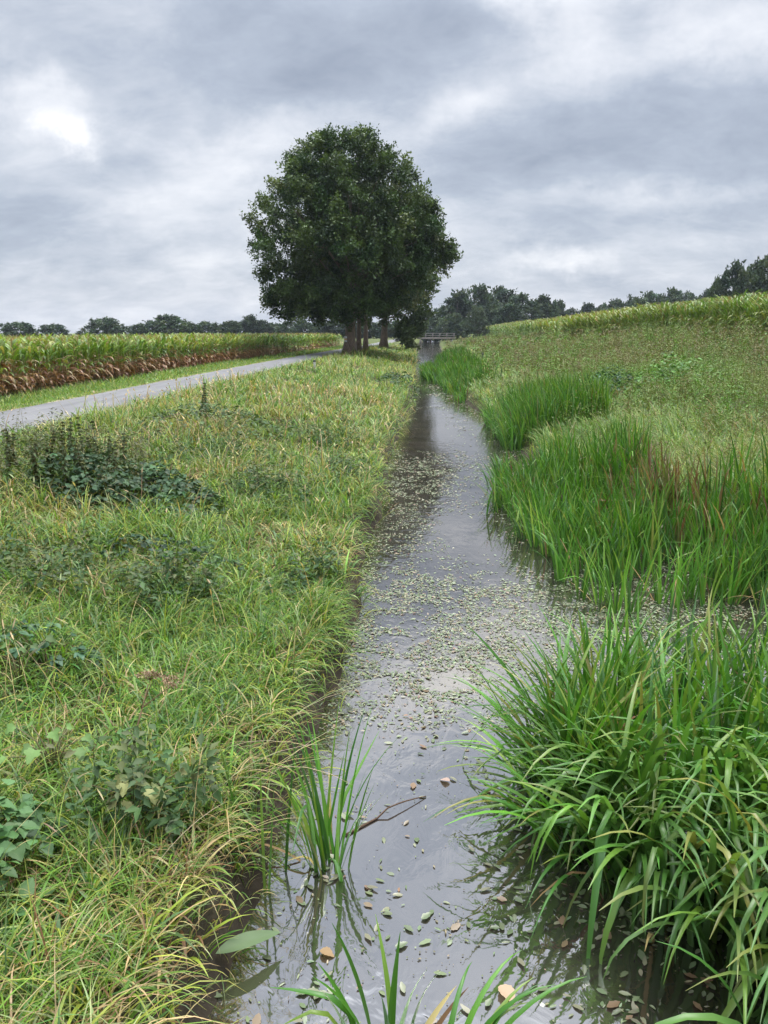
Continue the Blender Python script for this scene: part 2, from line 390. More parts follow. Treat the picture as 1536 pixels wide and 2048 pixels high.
    L(sky.outputs[0], mx.inputs[6]); L(sc.outputs[0], mx.inputs[7])
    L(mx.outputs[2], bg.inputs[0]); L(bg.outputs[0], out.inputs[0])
SUN_EL, SUN_AZ = math.radians(62), math.radians(28)   # azimuth clockwise from +Y
make_world()
sl = bpy.data.lights.new('sun', 'SUN'); sl.energy = 1.9; sl.angle = math.radians(20); sl.color = (1, .95, .88)
so = bpy.data.objects.new('sun', sl); COL.objects.link(so)
so.rotation_euler = (PI / 2 - SUN_EL, 0, PI - SUN_AZ)

# ------------------------------------------------------------------ setting: ground, water, road
def make_ground():
    def geo(a, b, n): return np.geomspace(a, b, n)
    xs = np.concatenate([-geo(15, 900, 60)[::-1], np.arange(-14.9, 15, .12), geo(15.1, 900, 60)])
    ys = np.concatenate([[-60, -40, -20], np.arange(-10, 30, .14), np.arange(30, 60, .4), geo(60, 900, 110)])
    X, Y = np.meshgrid(xs, ys); Z = hgt(X, Y)
    nx, ny = len(xs), len(ys)
    i = np.arange(ny - 1)[:, None] * nx + np.arange(nx - 1)[None]
    q = np.stack([i, i + 1, i + 1 + nx, i + nx], -1).reshape(-1, 4)
    slope = Lx(Y) - X; sr = X - Rx(Y)
    soil = np.array([.07, .05, .032]); turf = np.array([.085, .105, .035]); mead = np.array([.10, .115, .045]); mud = np.array([.045, .036, .026])
    k = ss((Y - 25) / 60)[..., None]
    C = (soil * .55 + turf * .45) * (1 - k) + (turf * .5 + mead * .5) * k
    edge = (1 - ss((np.maximum(slope, sr)) / .35))[..., None]
    C = C * (1 - edge) + mud * edge
    far = ss((Y - 200) / 100)[..., None]; C = C * (1 - far) + np.array([.14, .16, .05]) * far
    verge = ((Cx(Y) - X > 1.3) & (Cx(Y) - X < 4.3) & (Y < 140))[..., None]
    C = np.where(verge, np.array([.10, .14, .035]), C)
    grit = (np.abs(np.abs(X - Cx(Y)) - ROADW - .06) < .12)[..., None] & (vnoise(X * 2, Y * 2, 3) > .35)[..., None]
    C = np.where(grit, np.array([.24, .2, .14]), C)
    g = G(); g.add(np.stack([X, Y, Z], -1).reshape(-1, 3), q=q, c=C.reshape(-1, 3))
    o = g.build('ground', ground_mat()); tag(o, kind='structure')
    ys = np.concatenate([np.arange(-9, 60, .5), np.arange(60, 420, 4)])
    g = G(); a = np.stack([np.interp(ys, LY, LX) - .35, ys, 0 * ys], 1); b = np.stack([Rx(ys) + .3, ys, 0 * ys], 1)
    V = np.concatenate([a, b]); n = len(ys); i = np.arange(n - 1)
    g.add(V, q=np.stack([i, i + n, i + n + 1, i + 1], 1))
    tag(g.build('water', water_mat()), kind='structure')
    ys = np.concatenate([np.arange(-9, 60, 1.0), np.arange(60, 400, 4)]); c = Cx(ys)
    T = np.gradient(c, ys); nx_ = 1 / np.sqrt(1 + T ** 2)
    cols = []
    for f, dz in ((-1, 0), (-.6, .022), (0, .03), (.6, .022), (1, 0)):
        w = ROADW + (.06 * (vnoise(ys * .9, ys * 0, 31) - .5) if abs(f) == 1 else 0)
        cols.append(np.stack([c + f * w * nx_, ys, 1.0 + dz + 0 * ys], 1))
    V = np.stack(cols, 1).reshape(-1, 3); i = (np.arange(len(ys) - 1)[:, None] * 5 + np.arange(4)[None])
    g = G(); g.add(V, q=np.stack([i, i + 1, i + 6, i + 5], -1).reshape(-1, 4))
    tag(g.build('road', asphalt_mat()), kind='structure')
make_ground()

# ------------------------------------------------------------------ grass of the left bank, verge, meadow
GREEN = (.125, .235, .026); DEEP = (.055, .14, .022); BLUEG = (.095, .175, .055); YELL = (.26, .30, .045); TAN = (.44, .33, .155); RUST = (.20, .115, .05); PALE = (.26, .31, .12)
PAL = [GREEN, DEEP, BLUEG, YELL, TAN, RUST, PALE]
def tufts(g, x, y, nb, spread, length, width, segs, dry, lean=(.15, .6), bend=(.6, 1.9), bias=None, lush=0.0, pal=PAL):
    n = len(x)
    if n == 0: return
    X = np.repeat(x, nb); Y = np.repeat(y, nb); N = n * nb
    a = rng.uniform(0, 2 * PI, N); r = np.abs(rng.normal(0, spread, N))
    bx, by = X + np.cos(a) * r, Y + np.sin(a) * r
    bz = hgt(bx, by) - .02
    az = a + rng.normal(0, .7, N)
    if bias is not None:
        ba, bw = np.repeat(bias[0], nb), np.repeat(bias[1], nb)
        m = rng.random(N) < bw; az = np.where(m, ba + rng.normal(0, .45, N), az)
    tf = np.repeat(rng.uniform(.7, 1.3, n), nb)
    ln = length * tf * rng.uniform(.55, 1.25, N)
    d = np.repeat(dry, nb) + rng.normal(0, .12, N)
    d = d.clip(0, 1)[:, None]
    u = np.repeat(rng.random((n, 1)), nb, 0)
    pr = np.concatenate([.40 * (1 - d) + .05, (.30 - .15 * u) * (1 - d), .20 * u * (1 - d) + .02, .16 + .1 * d, d * .5, d * .16, .06 + .2 * d], 1)
    col = pick(pal, pr, N) * np.repeat(rng.normal(1, .17, (n, 1)), nb, 0).clip(.6, 1.5)
    tip = col * .6 + np.array(TAN) * .4 * np.clip(d * 1.3, 0, 1) + col * .4 * (1 - np.clip(d * 1.3, 0, 1))
    ok = (bz > -.1)
    ribbons(g, np.stack([bx, by, bz], 1)[ok], az[ok], ln[ok], (width * rng.uniform(.6, 1.3, N))[ok], rng.uniform(*lean, N)[ok],
            rng.uniform(*bend, N)[ok], col[ok], segs, tipcol=tip[ok], twist=rng.normal(0, .5, N)[ok])

def left_points(y0, y1, dens, m=1.2):
    xm = -.5 * y1 * 1.06 - m
    n = int(dens * (y1 - y0) * (2.5 - xm))
    y = rng.uniform(y0, y1, n); x = rng.uniform(xm, 2.5 + y1 * .03, n)
    sl = Lx(y) - x
    ok = (sl > .07) & (x > Cx(y) + ROADW + .05) & in_view(x, y, m)
    return x[ok], y[ok], sl[ok]
def dryness(x, y, sl):
    d = .10 + 1.9 * (fbm(x * .8, y * .55, 41) - .5) + .6 * (fbm(x * 2.4, y * 2, 47, 2) - .5)
    d = d + .30 * (sl < .55) * (y < 9) + .22 * ss((3.9 - y) / 1.2) + .04 * ss((y - 15) / 12) + .18 * ss((y - 42) / 15)
    d = d - .38 * np.exp(-((x + 1.6) ** 2 / 1.3 + (y - 6.4) ** 2 / 3.0)) - .18 * np.exp(-((x + .9) ** 2 / 1 + (y - 12) ** 2 / 9))
    d = d + .38 * np.exp(-((x + 2.3) ** 2 / .8 + (y - 5.2) ** 2 / .8)) + .26 * np.exp(-((x + 1.25) ** 2 / .35 + (y - 2.9) ** 2 / .5)) + .25 * np.exp(-((x + 3.2) ** 2 / 2 + (y - 7.2) ** 2 / .5))
    return d.clip(0, .85)
def make_left_grass():
    g = G()
    for (y0, y1, dens, nb, spread, ln, w, segs) in (
            (1.2, 4.2, 165, 14, .085, .31, .0085, 6), (4.2, 7.5, 125, 13, .085, .32, .0105, 5), (7.5, 12, 64, 11, .09, .37, .0145, 4),
            (12, 20, 36, 10, .11, .40, .019, 4), (20, 34, 18, 9, .16, .46, .028, 3), (34, 60, 9, 8, .24, .5, .042, 2), (60, 125, 3.2, 8, .4, .55, .07, 2)):
        x, y, sl = left_points(y0, y1, dens)
        d = dryness(x, y, sl)
        near = np.exp(-sl / .25)
        bias = (np.where(near > .3, -.15, rng.uniform(0, 2 * PI, len(x))), .22 + .4 * near)
        hgtf = 1 + .9 * (fbm(x * 1.1, y * .9, 61) - .5) * 2
        short = 1 - .6 * ss((1.0 - (x - Cx(y) - ROADW)) / 1.0)
        for b in range(3):
            k = (np.arange(len(x)) % 3 == b)
            tufts(g, x[k], y[k], nb, spread, (np.repeat((ln * hgtf * short)[k], nb)), w, segs, d[k], bias=(bias[0][k], bias[1][k]),
                  lean=(.2, .95) if b else (.05, .5), bend=(1.2, 2.8) if b else (.6, 2.0))
    # broader leaved grasses mixed in
    for (y0, y1, dens, w, ln) in ((1.2, 5, 42, .019, .30), (5, 9, 34, .02, .32), (9, 16, 18, .026, .34), (16, 30, 6, .036, .38)):
        x, y, sl = left_points(y0, y1, dens); k = fbm(x * 1.6, y * 1.3, 67) > .42; x, y, sl = x[k], y[k], sl[k]
        tufts(g, x, y, 7, .07, ln, w, 5, (dryness(x, y, sl) * .5), lean=(.3, 1.1), bend=(.7, 2.0))
    # foxtail and bent seed heads standing over the turf
    x, y, sl = left_points(1.3, 30, 9)
    pk = rng.random(len(x)) < (.12 + .55 * (fbm(x * .5, y * .4, 71) > .5))
    x, y = x[pk], y[pk]; n = len(x); z = hgt(x, y)
    az = rng.uniform(0, 2 * PI, n); ln = rng.uniform(.4, .75, n); w = np.maximum(.0025, y * .0007)
    lean = rng.uniform(.05, .4, n); bend = rng.uniform(.2, 1.3, n)
    ribbons(g, np.stack([x, y, z], 1), az, ln, w * 1.2, lean, bend, pick([TAN, YELL, (.3, .2, .11)], [.6, .25, .3], n), 4, taper=9)
    tipang = lean + bend * .55; tx = np.sin(lean + bend * .42) * ln * .97
    tz = np.cos(lean + bend * .42) * ln * .95
    ribbons(g, np.stack([x + np.cos(az) * tx, y + np.sin(az) * tx, z + tz], 1), az, .09, w * 3.2, lean + bend * .8, .5,
            pick([TAN, (.28, .19, .10), PALE], [.5, .3, .3], n), 3, w0=.5, taper=3)
    # thin straw stems bowing over the water at the near bank
    n = 34; y = rng.uniform(3.0, 4.6, n); x = Lx(y) - rng.uniform(.1, .5, n)
    ribbons(g, np.stack([x, y, hgt(x, y)], 1), rng.normal(-.3, .5, n), rng.uniform(.6, 1.05, n), .0045, rng.uniform(.2, .7, n), rng.uniform(.6, 1.5, n),
            pick([TAN, PALE, (.38, .3, .2)], [.5, .2, .4], n), 7, taper=9, w0=.9)
    tag(g.build('grass', M_grass), 'tangled long green and straw coloured grass covering the left bank between road and stream', 'grass', kind='stuff')
make_left_grass()

def make_verge():
    g = G()
    for (y0, y1, dens, nb, ln, w) in ((17, 32, 30, 9, .20, .02), (32, 60, 14, 8, .22, .035), (60, 130, 4, 8, .26, .07)):
        n = int(dens * (y1 - y0) * 3.4); y = rng.uniform(y0, y1, n); o = rng.uniform(ROADW + .02, 4.5, n); x = Cx(y) - o
        ok = in_view(x, y, 1.2); x, y, o = x[ok], y[ok], o[ok]
        d = (.05 + .3 * (fbm(x, y * .5, 83) - .4) + .25 * (o < ROADW + .25)).clip(0, .6)
        L_ = np.repeat(ln * (.55 + .9 * ss((o - 2.2) / 1.6)), nb)
        tufts(g, x, y, nb, .14, L_, w, 2, d, lean=(.1, .6), bend=(.3, 1.3), pal=[(.12, .22, .03), (.085, .17, .03), (.11, .19, .05), YELL, TAN, RUST, (.18, .26, .06)])
    tag(g.build('verge_grass', M_grass), 'short bright green grass strip between the road and the left cornfield', 'grass', kind='stuff')
make_verge()

# right bank: reeds edge W(y), meadow grass, weeds
WY = [7.6, 8.2, 9.2, 10.7, 11.4, 12.2, 14.7, 17, 19, 24, 32, 38, 44, 47, 50, 85, 92, 130, 180]
WX = [6, 4.3, 2.25, 2.2, 1.75, 1.7, 2.05, 2.75, 3.05, 3.3, 3.25, 3.0, 3.2, 2.7, 2.3, 4.2, 6.6, 9.0, 12]
def Wx(y): return np.interp(y, WY, WX)
def make_meadow():
    g = G()
    MP = [(.14, .25, .035), (.08, .175, .027), (.125, .21, .06), (.24, .30, .055), TAN, RUST, (.28, .33, .11)]
    for (y0, y1, dens, nb, ln, w, segs, smax) in ((8, 15, 45, 10, .55, .013, 4, 5), (15, 26, 26, 10, .55, .02, 4, 5), (26, 45, 11, 9, .55, .034, 3, 4.2), (45, 130, 3, 8, .6, .07, 2, 5)):
        n = int(dens * (y1 - y0) * smax); y = rng.uniform(y0, y1, n); s = rng.uniform(.3, smax, n); x = Rx(y) + s
        ok = in_view(x, y, .8); x, y, s = x[ok], y[ok], s[ok]
        d = (.02 + 1.2 * (fbm(x * .45, y * .3, 91) - .5) + .18 * ss((s - 2) / 4)).clip(0, .6)
        wind = (rng.normal(2.6, .4, len(x)), np.full(len(x), .55))
        tufts(g, x, y, nb, .13, ln * np.repeat(.7 + .6 * fbm(x * .7, y * .5, 95), nb), w, segs, d, lean=(.1, .7), bend=(.6, 2.1), bias=wind, pal=MP)
    tag(g.build('meadow_grass', M_grass), 'pale yellow green grass leaning over on the right bank behind the reeds', 'grass', kind='stuff')
make_meadow()

def weed_plants(g, x, y, h, nl, lsize, leafcol, topcol, stemw, topfrac=.3, ltop=.6, hang=0.0):
    n = len(x); z = hgt(x, y)
    az = rng.uniform(0, 2 * PI, n); lean = rng.uniform(0, .28, n)
    d = np.stack([np.sin(lean) * np.cos(az), np.sin(lean) * np.sin(az), np.cos(lean)], 1)
    B = np.stack([x, y, z], 1)
    ribbons(g, B, az, h, stemw, lean, 0.1, topcol * .8, 2, taper=6)
    t = rng.random((n, nl)) ** .75
    a = rng.uniform(0, 2 * PI, (n, nl)); r = (.03 + .16 * (1 - t)) * h[:, None]
    P = B[:, None] + d[:, None] * (t * h[:, None])[..., None] + np.stack([np.cos(a) * r * .6, np.sin(a) * r * .6, 0 * a], 2)
    al = np.stack([np.cos(a), np.sin(a), rng.normal(.1 - hang, .45, (n, nl))], 2)
    nr = np.stack([rng.normal(0, .4, (n, nl)), rng.normal(0, .4, (n, nl)), np.ones((n, nl))], 2)
    top = (t > 1 - topfrac)[..., None]
    C = np.where(top, topcol[:, None], leafcol[:, None]) * rng.normal(1, .16, (n, nl, 1)).clip(.6, 1.5)
    S = np.broadcast_to(np.asarray(lsize, float).reshape(-1, 1), (n, nl)) * rng.uniform(.6, 1.3, (n, nl)) * np.where(top[..., 0], ltop, 1)
    leaves(g, P.reshape(-1, 3), al.reshape(-1, 3), nr.reshape(-1, 3), S.reshape(-1), OUT_DIAMOND, C.reshape(-1, 3), fold=.3, droop=.25)
def make_weeds():
    g = G()
    for (y0, y1, dens, nl, ls, sw) in ((11, 20, 20, 36, .066, .008), (20, 34, 15, 34, .096, .014), (34, 60, 6.5, 28, .155, .025), (60, 160, 1.2, 22, .32, .06)):
        xm = min(21, .5 * y1 * 1.06 + 1); n = int(dens * (y1 - y0) * (xm - 3))
        y = rng.uniform(y0, y1, n); x = rng.uniform(3, xm, n); s = x - Rx(y)
        keep = (s > .6) & (x < 20.3) & in_view(x, y, .8) & (rng.random(n) < .2 + .8 * ss((s - 1.2 - 2.5 * fbm(x * .3, y * .2, 101)) / 3.2))
        x, y, s = x[keep], y[keep], s[keep]; n = len(x)
        f = fbm(x * .35, y * .22, 111); f2 = fbm(x * .9, y * .6, 117)
        h = (.5 + 1.25 * f2 * f2 + .3 * fbm(x * 1.6, y * 1.2, 119) + .2 * ss((s - 6) / 8)) * rng.uniform(.7, 1.2, n)
        brown = np.array([.175, .14, .06]); green = np.array([.085, .165, .032]); olive = np.array([.15, .18, .05]); bright = np.array([.12, .29, .035])
        k = ss((f - .35) / .3)[:, None]
        lc = (green * k + olive * (1 - k)) * (.62 + .85 * fbm(x * 1.1, y * .6, 123))[:, None]
        bz = np.exp(-(((x - 9.5) / 2.0) ** 2 + ((y - 27) / 3.5) ** 2))[:, None]; bz = np.maximum(bz, (f2 > .64)[:, None] * .6)
        lc = lc * (1 - bz) + bright * bz
        tcol = np.where(rng.random((n, 1)) < .6, brown, olive * 1.1) * (1 - bz * .8) + bright * bz * .8
        weed_plants(g, x, y, h, nl, np.full(n, ls), lc, tcol * rng.normal(1, .12, (n, 1)), sw, .38)
    tag(g.build('weeds', M_weed), 'dense brownish green tall weeds covering the right slope below the cornfield', 'weeds', kind='stuff')
    g = G()   # finer herbs mixed through the grass of the left bank
    for (y0, y1, dens, nl, ls, sw) in ((5, 10, 3.0, 22, .035, .005), (10, 20, 4.0, 24, .045, .007), (20, 40, 2.2, 20, .075, .015), (40, 75, .8, 18, .13, .03)):
        x, y, sl = left_points(y0, y1, dens)
        f = fbm(x * .6, y * .4, 131); k = (f > .47) & (x > Cx(y) + 2.2); x, y = x[k], y[k]; n = len(x)
        lc = pick([(.07, .13, .03), (.10, .16, .04), (.14, .16, .05)], [.5, .3, .3], n)
        tcl = pick([(.14, .12, .06), (.12, .14, .05), (.2, .17, .08)], [.4, .4, .2], n)
        weed_plants(g, x, y, rng.uniform(.35, .75, n), nl, np.full(n, ls), lc, tcl, sw, .4)
    n = 420; x = rng.uniform(-7.4, -3.2, n); y = rng.uniform(9.0, 12.8, n); k = (x > Cx(y) + 2.2) & (fbm(x, y, 137) > .4); x, y = x[k], y[k]; n = len(x)
    weed_plants(g, x, y, rng.uniform(.45, .85, n), 30, np.full(n, .085), pick([(.065, .115, .03), (.09, .14, .04)], [.6, .4], n), pick([(.09, .10, .04), (.12, .12, .05)], [.5, .5], n), .008, .4)
    for (cx, cy, r, m) in ((-2.0, 6.9, .5, 60), (-3.2, 7.0, .6, 70), (-1.6, 11.5, .8, 80), (-1.3, 3.6, .3, 30), (-.6, 13.5, .7, 70), (-3.0, 14.5, 1.0, 90), (-1.2, 17.5, 1.0, 90), (-.7, 7.6, .35, 25)):
        x, y = rng.normal(cx, r * .6, m), rng.normal(cy, r * .6, m); k = Lx(y) - x > .15; x, y = x[k], y[k]; n = len(x)
        weed_plants(g, x, y, rng.uniform(.25, .5, n), 16, np.full(n, .075), pick([(.05, .10, .035), (.07, .13, .04), (.09, .13, .06)], [.5, .3, .2], n), pick([(.07, .12, .04), (.11, .13, .05)], [.5, .5], n), .006, .3, ltop=.9)
    tag(g.build('undergrowth', M_weed), 'thin leafy herbs and brown seed stalks scattered through the left bank grass', 'undergrowth', kind='stuff')
make_weeds()

# ------------------------------------------------------------------ reeds
RPAL = [(.062, .18, .018), (.10, .245, .026), (.042, .12, .02), (.18, .30, .045)]
def reed_blades(g, x, y, az, ln, w, lean, bend, cols, segs=6, fold=.35, z=None, dead=0.05, kinkp=.12, power=1.6):
    n = len(x); z = np.full(n, -.06) if z is None else z
    tip = cols * 1.0; m = rng.random(n) < .14; tip[m] = cols[m] * .6 + np.array([.12, .09, .03])
    kp = rng.uniform(.35, .8, n); ka = np.where(rng.random(n) < kinkp, rng.uniform(.7, 1.6, n), 0)
    ribbons(g, np.stack([x, y, z], 1), az, ln, w, lean, bend, cols, segs, power=power, fold=fold, tipcol=tip, twist=rng.normal(0, .5, n), taper=3.0, w0=.7, kink=(kp, ka))
def reed_cols(n, yellow=0.0, brown=0.0):
    return pick(RPAL + [(.22, .24, .06), (.20, .115, .05)], [.4, .3, .2, .12 + yellow, yellow * .6, brown], n)
def make_reed_bed():
    g = G()
    for (y0, y1, per, tilt, w, ln, segs, wid) in (
            (8.4, 11, 48, .2, .030, 1.02, 6, 3.0), (11, 15.5, 36, .2, .032, 1.0, 5, 2.6), (19.2, 26, 34, .2, .035, 1.25, 4, 2.7), (26, 45, 13, .16, .05, .95, 3, 2.4), (44, 80, 9, .16, .085, 1.1, 3, 4.2)):
        n = int(per * 3.2 * (y1 - y0) * wid / 3); y = rng.uniform(y0, y1, n)
        x = Wx(y) + .05 + rng.random(n) * wid * (1.2 if y0 < 11 else 1)
        if y0 >= 26 and y0 < 44: ok = (y > 36.5 + 1.5 * vnoise(x * .8, x * 0, 6)) | ((y > 29) & (x - Wx(y) < .5) & (vnoise(y * .5, y * 0, 8) > .6))
        elif y0 >= 18 and y0 < 26: ok = (y > 19.5 + .6 * vnoise(x, x * 0, 2)) & (x < 6)
        else: ok = (x < Rx(y) + 2.2) & ((y < 62) | (x > Rx(y) - .3))
        ok &= in_view(x, y, 1.2) & (vnoise(x * 2.1, y * 1.7, 149) > .27)
        x, y = x[ok], y[ok]; m = 5
        X = np.repeat(x, m) + rng.normal(0, .06, len(x) * m); Y = np.repeat(y, m) + rng.normal(0, .06, len(x) * m); n = len(X)
        edge = np.exp(-(X - Wx(Y)) / .5)
        az = np.where(rng.random(n) < .25 + .5 * edge, rng.normal(PI + .35, .7, n), rng.uniform(0, 2 * PI, n))
        dryp = np.exp(-(((X - 4.4) / .75) ** 2 + ((Y - 11.4) / 1.3) ** 2)) + .12 * (fbm(X * 1.2, Y * .8, 157) > .6)
        cols = reed_cols(n, .02); mk = rng.random(n) < dryp * .85
        cols[mk] = pick([(.19, .115, .06), (.15, .09, .045), (.32, .23, .11), (.15, .18, .05)], [.3, .25, .2, .35], int(mk.sum()))
        z0 = np.maximum(hgt(X, Y), -.06) if y0 > 8 else None
        hh = ln * rng.uniform(.6, 1.12, n) * (1 - .25 * edge) * (.72 + .56 * fbm(X * .8, Y * .6, 153))
        reed_blades(g, X, Y, az, hh, w * rng.uniform(.7, 1.2, n), rng.uniform(.0, tilt * 1.6, n) + .12 * edge, rng.uniform(.05, .75, n) + .3 * edge, cols, segs, z=z0, kinkp=.07)
    tag(g.build('reeds', M_reed), 'dense stand of upright green reeds along the right side of the stream', 'reeds', kind='stuff')
make_reed_bed()

def clump(name, label, cx, cy, n, rad, ln, w, lean, bend, group=None, azb=None, dead=0, segs=8, yellow=.04, cat='reed clump', kinkp=.12):
    root = empty(name, (cx, cy, 0)); tag(root, label, cat, group)
    g = G(); a = rng.uniform(0, 2 * PI, n); r = rad * np.sqrt(rng.random(n))
    x, y = np.cos(a) * r, np.sin(a) * r
    az = a + rng.normal(0, .5, n)
    if azb is not None: m = rng.random(n) < azb[1]; az = np.where(m, rng.normal(azb[0], .5, n), az)
    lf = (r / rad)
    reed_blades(g, x, y, az, rng.uniform(*ln, n), w * rng.uniform(.75, 1.2, n), rng.uniform(*lean, n) * (.4 + .8 * lf), rng.uniform(*bend, n), reed_cols(n, yellow), segs, kinkp=kinkp)
    g.build('green_blade_tuft', M_reed, root)
    if dead:
        g = G(); a = rng.uniform(0, 2 * PI, dead); r = rad * np.sqrt(rng.random(dead))
        reed_blades(g, np.cos(a) * r, np.sin(a) * r, a, rng.uniform(ln[0] * .5, ln[1] * .8, dead), w * .9, rng.uniform(.3, 1.0, dead), rng.uniform(.3, 1.2, dead),
                    pick([(.3, .2, .09), (.2, .11, .05), (.32, .27, .10)], [.4, .3, .3], dead), segs)
        o = g.build('dead_blade_tuft', M_stem, root); o['label'] = 'withered straw brown blades'
    return root
# front row of separate tussocks standing in the water before the reed bed
FR = [(1122, 1160), (1160, 1195), (1200, 1205), (1232, 1225), (1262, 1222), (1318, 1205), (1348, 1212), (1382, 1198), (1412, 1212), (1462, 1205), (1482, 1190), (1520, 1212), (1095, 1110), (1070, 1092), (1552, 1205)]
for i, (px, py) in enumerate(FR):
    x, y = on_z(px, py, 0)
    clump('reed_tussock', 'narrow fan of green reed blades standing in dark water before the reed bed', x, y, int(rng.integers(11, 20)), .07, (.6, 1.05), .026, (.05, .4), (.1, .7),
          'reed tussocks along the front of the reed bed', segs=6, cat='reed tussock', dead=int(rng.integers(0, 3)))
# isolated clump in the water, left
clump('reed_clump', 'isolated dark green upright reed clump standing in the near stream off the left bank', -.3, 3.86, 36, .12, (.6, 1.05), .023, (.05, .5), (.05, .6), dead=3, segs=8, kinkp=.08)
# sparse stems next to the left bank
clump('reed_clump', 'few thin sparse reed stems rising from the water beside the left bank', -.66, 3.68, 10, .15, (.7, 1.05), .022, (.02, .3), (.0, .5), dead=2, segs=8, kinkp=.2)
# clump at the bottom edge below the camera
clump('reed_clump', 'dark green reed blades rising at the bottom edge in mid stream', .02, 2.62, 11, .13, (.55, .85), .034, (.05, .45), (.1, .6), dead=2, segs=8, kinkp=.12)
clump('reed_clump', 'low arching pale reed blades curving to the right at the bottom edge', .26, 2.5, 9, .07, (.55, .85), .03, (.25, .6), (1.0, 1.9), azb=(.35, .9), segs=9, kinkp=0)

def big_clump():
    root = empty('reed_clump', (2.0, 4.5, 0))
    tag(root, 'large foreground mass of arching green reeds at the lower right of the stream', 'reed clump')
    g = G()
    def put(n, xr, yr, ln, w, lean, bend, az, azs, cols, segs=9, kinkp=.15, power=1.6):
        x = rng.uniform(*xr, n); y = rng.uniform(*yr, n)
        k = (((x - 2.7) / 1.75) ** 2 + ((y - 4.4) / 1.55) ** 2 < 1) | (x > 2.7) | ((y < 3.3) & (x > 1.5 + .35 * rng.random(n)))
        x, y, cols = x[k], y[k], cols[k]; n = len(x)
        a = rng.normal(az, azs, n) if azs < 3 else rng.uniform(0, 2 * PI, n)
        reed_blades(g, x - 2.0, y - 4.5, a, rng.uniform(*ln, n), w * rng.uniform(.7, 1.2, n), rng.uniform(*lean, n), rng.uniform(*bend, n), cols, segs, kinkp=kinkp, power=power)
    GLAUC = [(.085, .19, .035), (.125, .245, .055), (.06, .155, .025), (.15, .27, .04), (.24, .25, .06)]
    gl = lambda n: pick(GLAUC, [.35, .22, .3, .08, .05], n) * .92
    # upright core and rear
    put(820, (1.1, 4.1), (4.2, 5.85), (.8, 1.25), .037, (.02, .4), (.1, 1.2), 2.4, 5, reed_cols(820, .12), kinkp=.12)
    # fanning out to the left over the water
    put(250, (1.0, 1.75), (3.6, 5.2), (.75, 1.25), .037, (.2, .75), (.3, 1.5), PI, .6, np.where(rng.random((250, 1)) < .5, reed_cols(250, .05), gl(250)))
    # long blades bowing towards the viewer, tips hanging down to the water
    put(430, (1.25, 3.6), (3.0, 4.3), (.95, 1.5), .044, (.05, .5), (.9, 2.3), -PI / 2 - .25, .6, gl(430), power=2.1, kinkp=.25)
    put(300, (1.4, 3.4), (2.75, 3.9), (.8, 1.3), .044, (.05, .5), (1.1, 2.5), -PI / 2 - .2, .8, gl(300) * .95, power=2.0, kinkp=.2)
    put(200, (1.3, 3.6), (3.4, 4.7), (.95, 1.35), .038, (.1, .5), (1.0, 2.2), -PI / 2 - .1, 1.2, gl(200) * 1.1)
    put(380, (1.4, 3.4), (2.05, 3.2), (.7, 1.2), .038, (.05, .5), (1.3, 2.6), -PI / 2 - .2, 1.0, gl(380) * .95, power=1.9, kinkp=.2)
    # lodged swirl pressed flat, lying to the right and towards the viewer
    put(420, (1.9, 3.5), (3.8, 4.6), (.9, 1.4), .034, (.75, 1.15), (.4, .9), -.75, .35, gl(420) * 1.15, kinkp=.05, power=1)
    g.build('green_blade_tuft', M_reed, root)
    g = G(); n = 60
    reed_blades(g, rng.uniform(-.9, 1.3, n), rng.uniform(-1.2, .9, n), rng.uniform(0, 2 * PI, n), rng.uniform(.4, .9, n), .022, rng.uniform(.2, 1.1, n), rng.uniform(.4, 1.4, n),
                pick([(.3, .22, .09), (.2, .11, .05), (.3, .3, .10)], [.4, .3, .3], n), 7)
    o = g.build('dead_blade_tuft', M_stem, root); o['label'] = 'withered yellow brown blades'
big_clump()

# ------------------------------------------------------------------ pondweed
PCOL = [(.14, .175, .085), (.19, .205, .12), (.10, .135, .06), (.22, .19, .12), (.19, .12, .07)]
def pond_density(x, y):
    l, w = Lx(y), Wx(np.maximum(y, 7.7)); u = (x - l) / np.maximum(w - l, .5)
    d = .25 + 1.1 * (fbm(x * 1.4, y * .7, 151) - .45)
    d = d + .75 * ss((y - 5.2) / 1.2) * ss((19 - y) / 3) * ss((.9 - u) / .5) + .30 * ss((y - 5) / 1) * ss((8.6 - y) / .8)
    d = d - 1.2 * np.exp(-((x - 1.15) ** 2 / .16 + (y - 11.3) ** 2 / 2.2)) - .55 * np.exp(-((x - .75) ** 2 / .12 + (y - 8.3) ** 2 / 2)) - .3 * ss((5.2 - y) / 1) * np.exp(-((x - .45) / .28) ** 2)
    d = d + .35 * ss((5 - y) / 1) * (np.exp(-((x - .05) / .3) ** 2) + np.exp(-((x - 1.15) / .3) ** 2))
    d = d - .9 * np.exp(-((x + .12) ** 2 / .05 + (y - 12.8) ** 2 / 1.5)) - .5 * ss((y - 18) / 4) * np.exp(-((u - .35) / .22) ** 2)
    return d
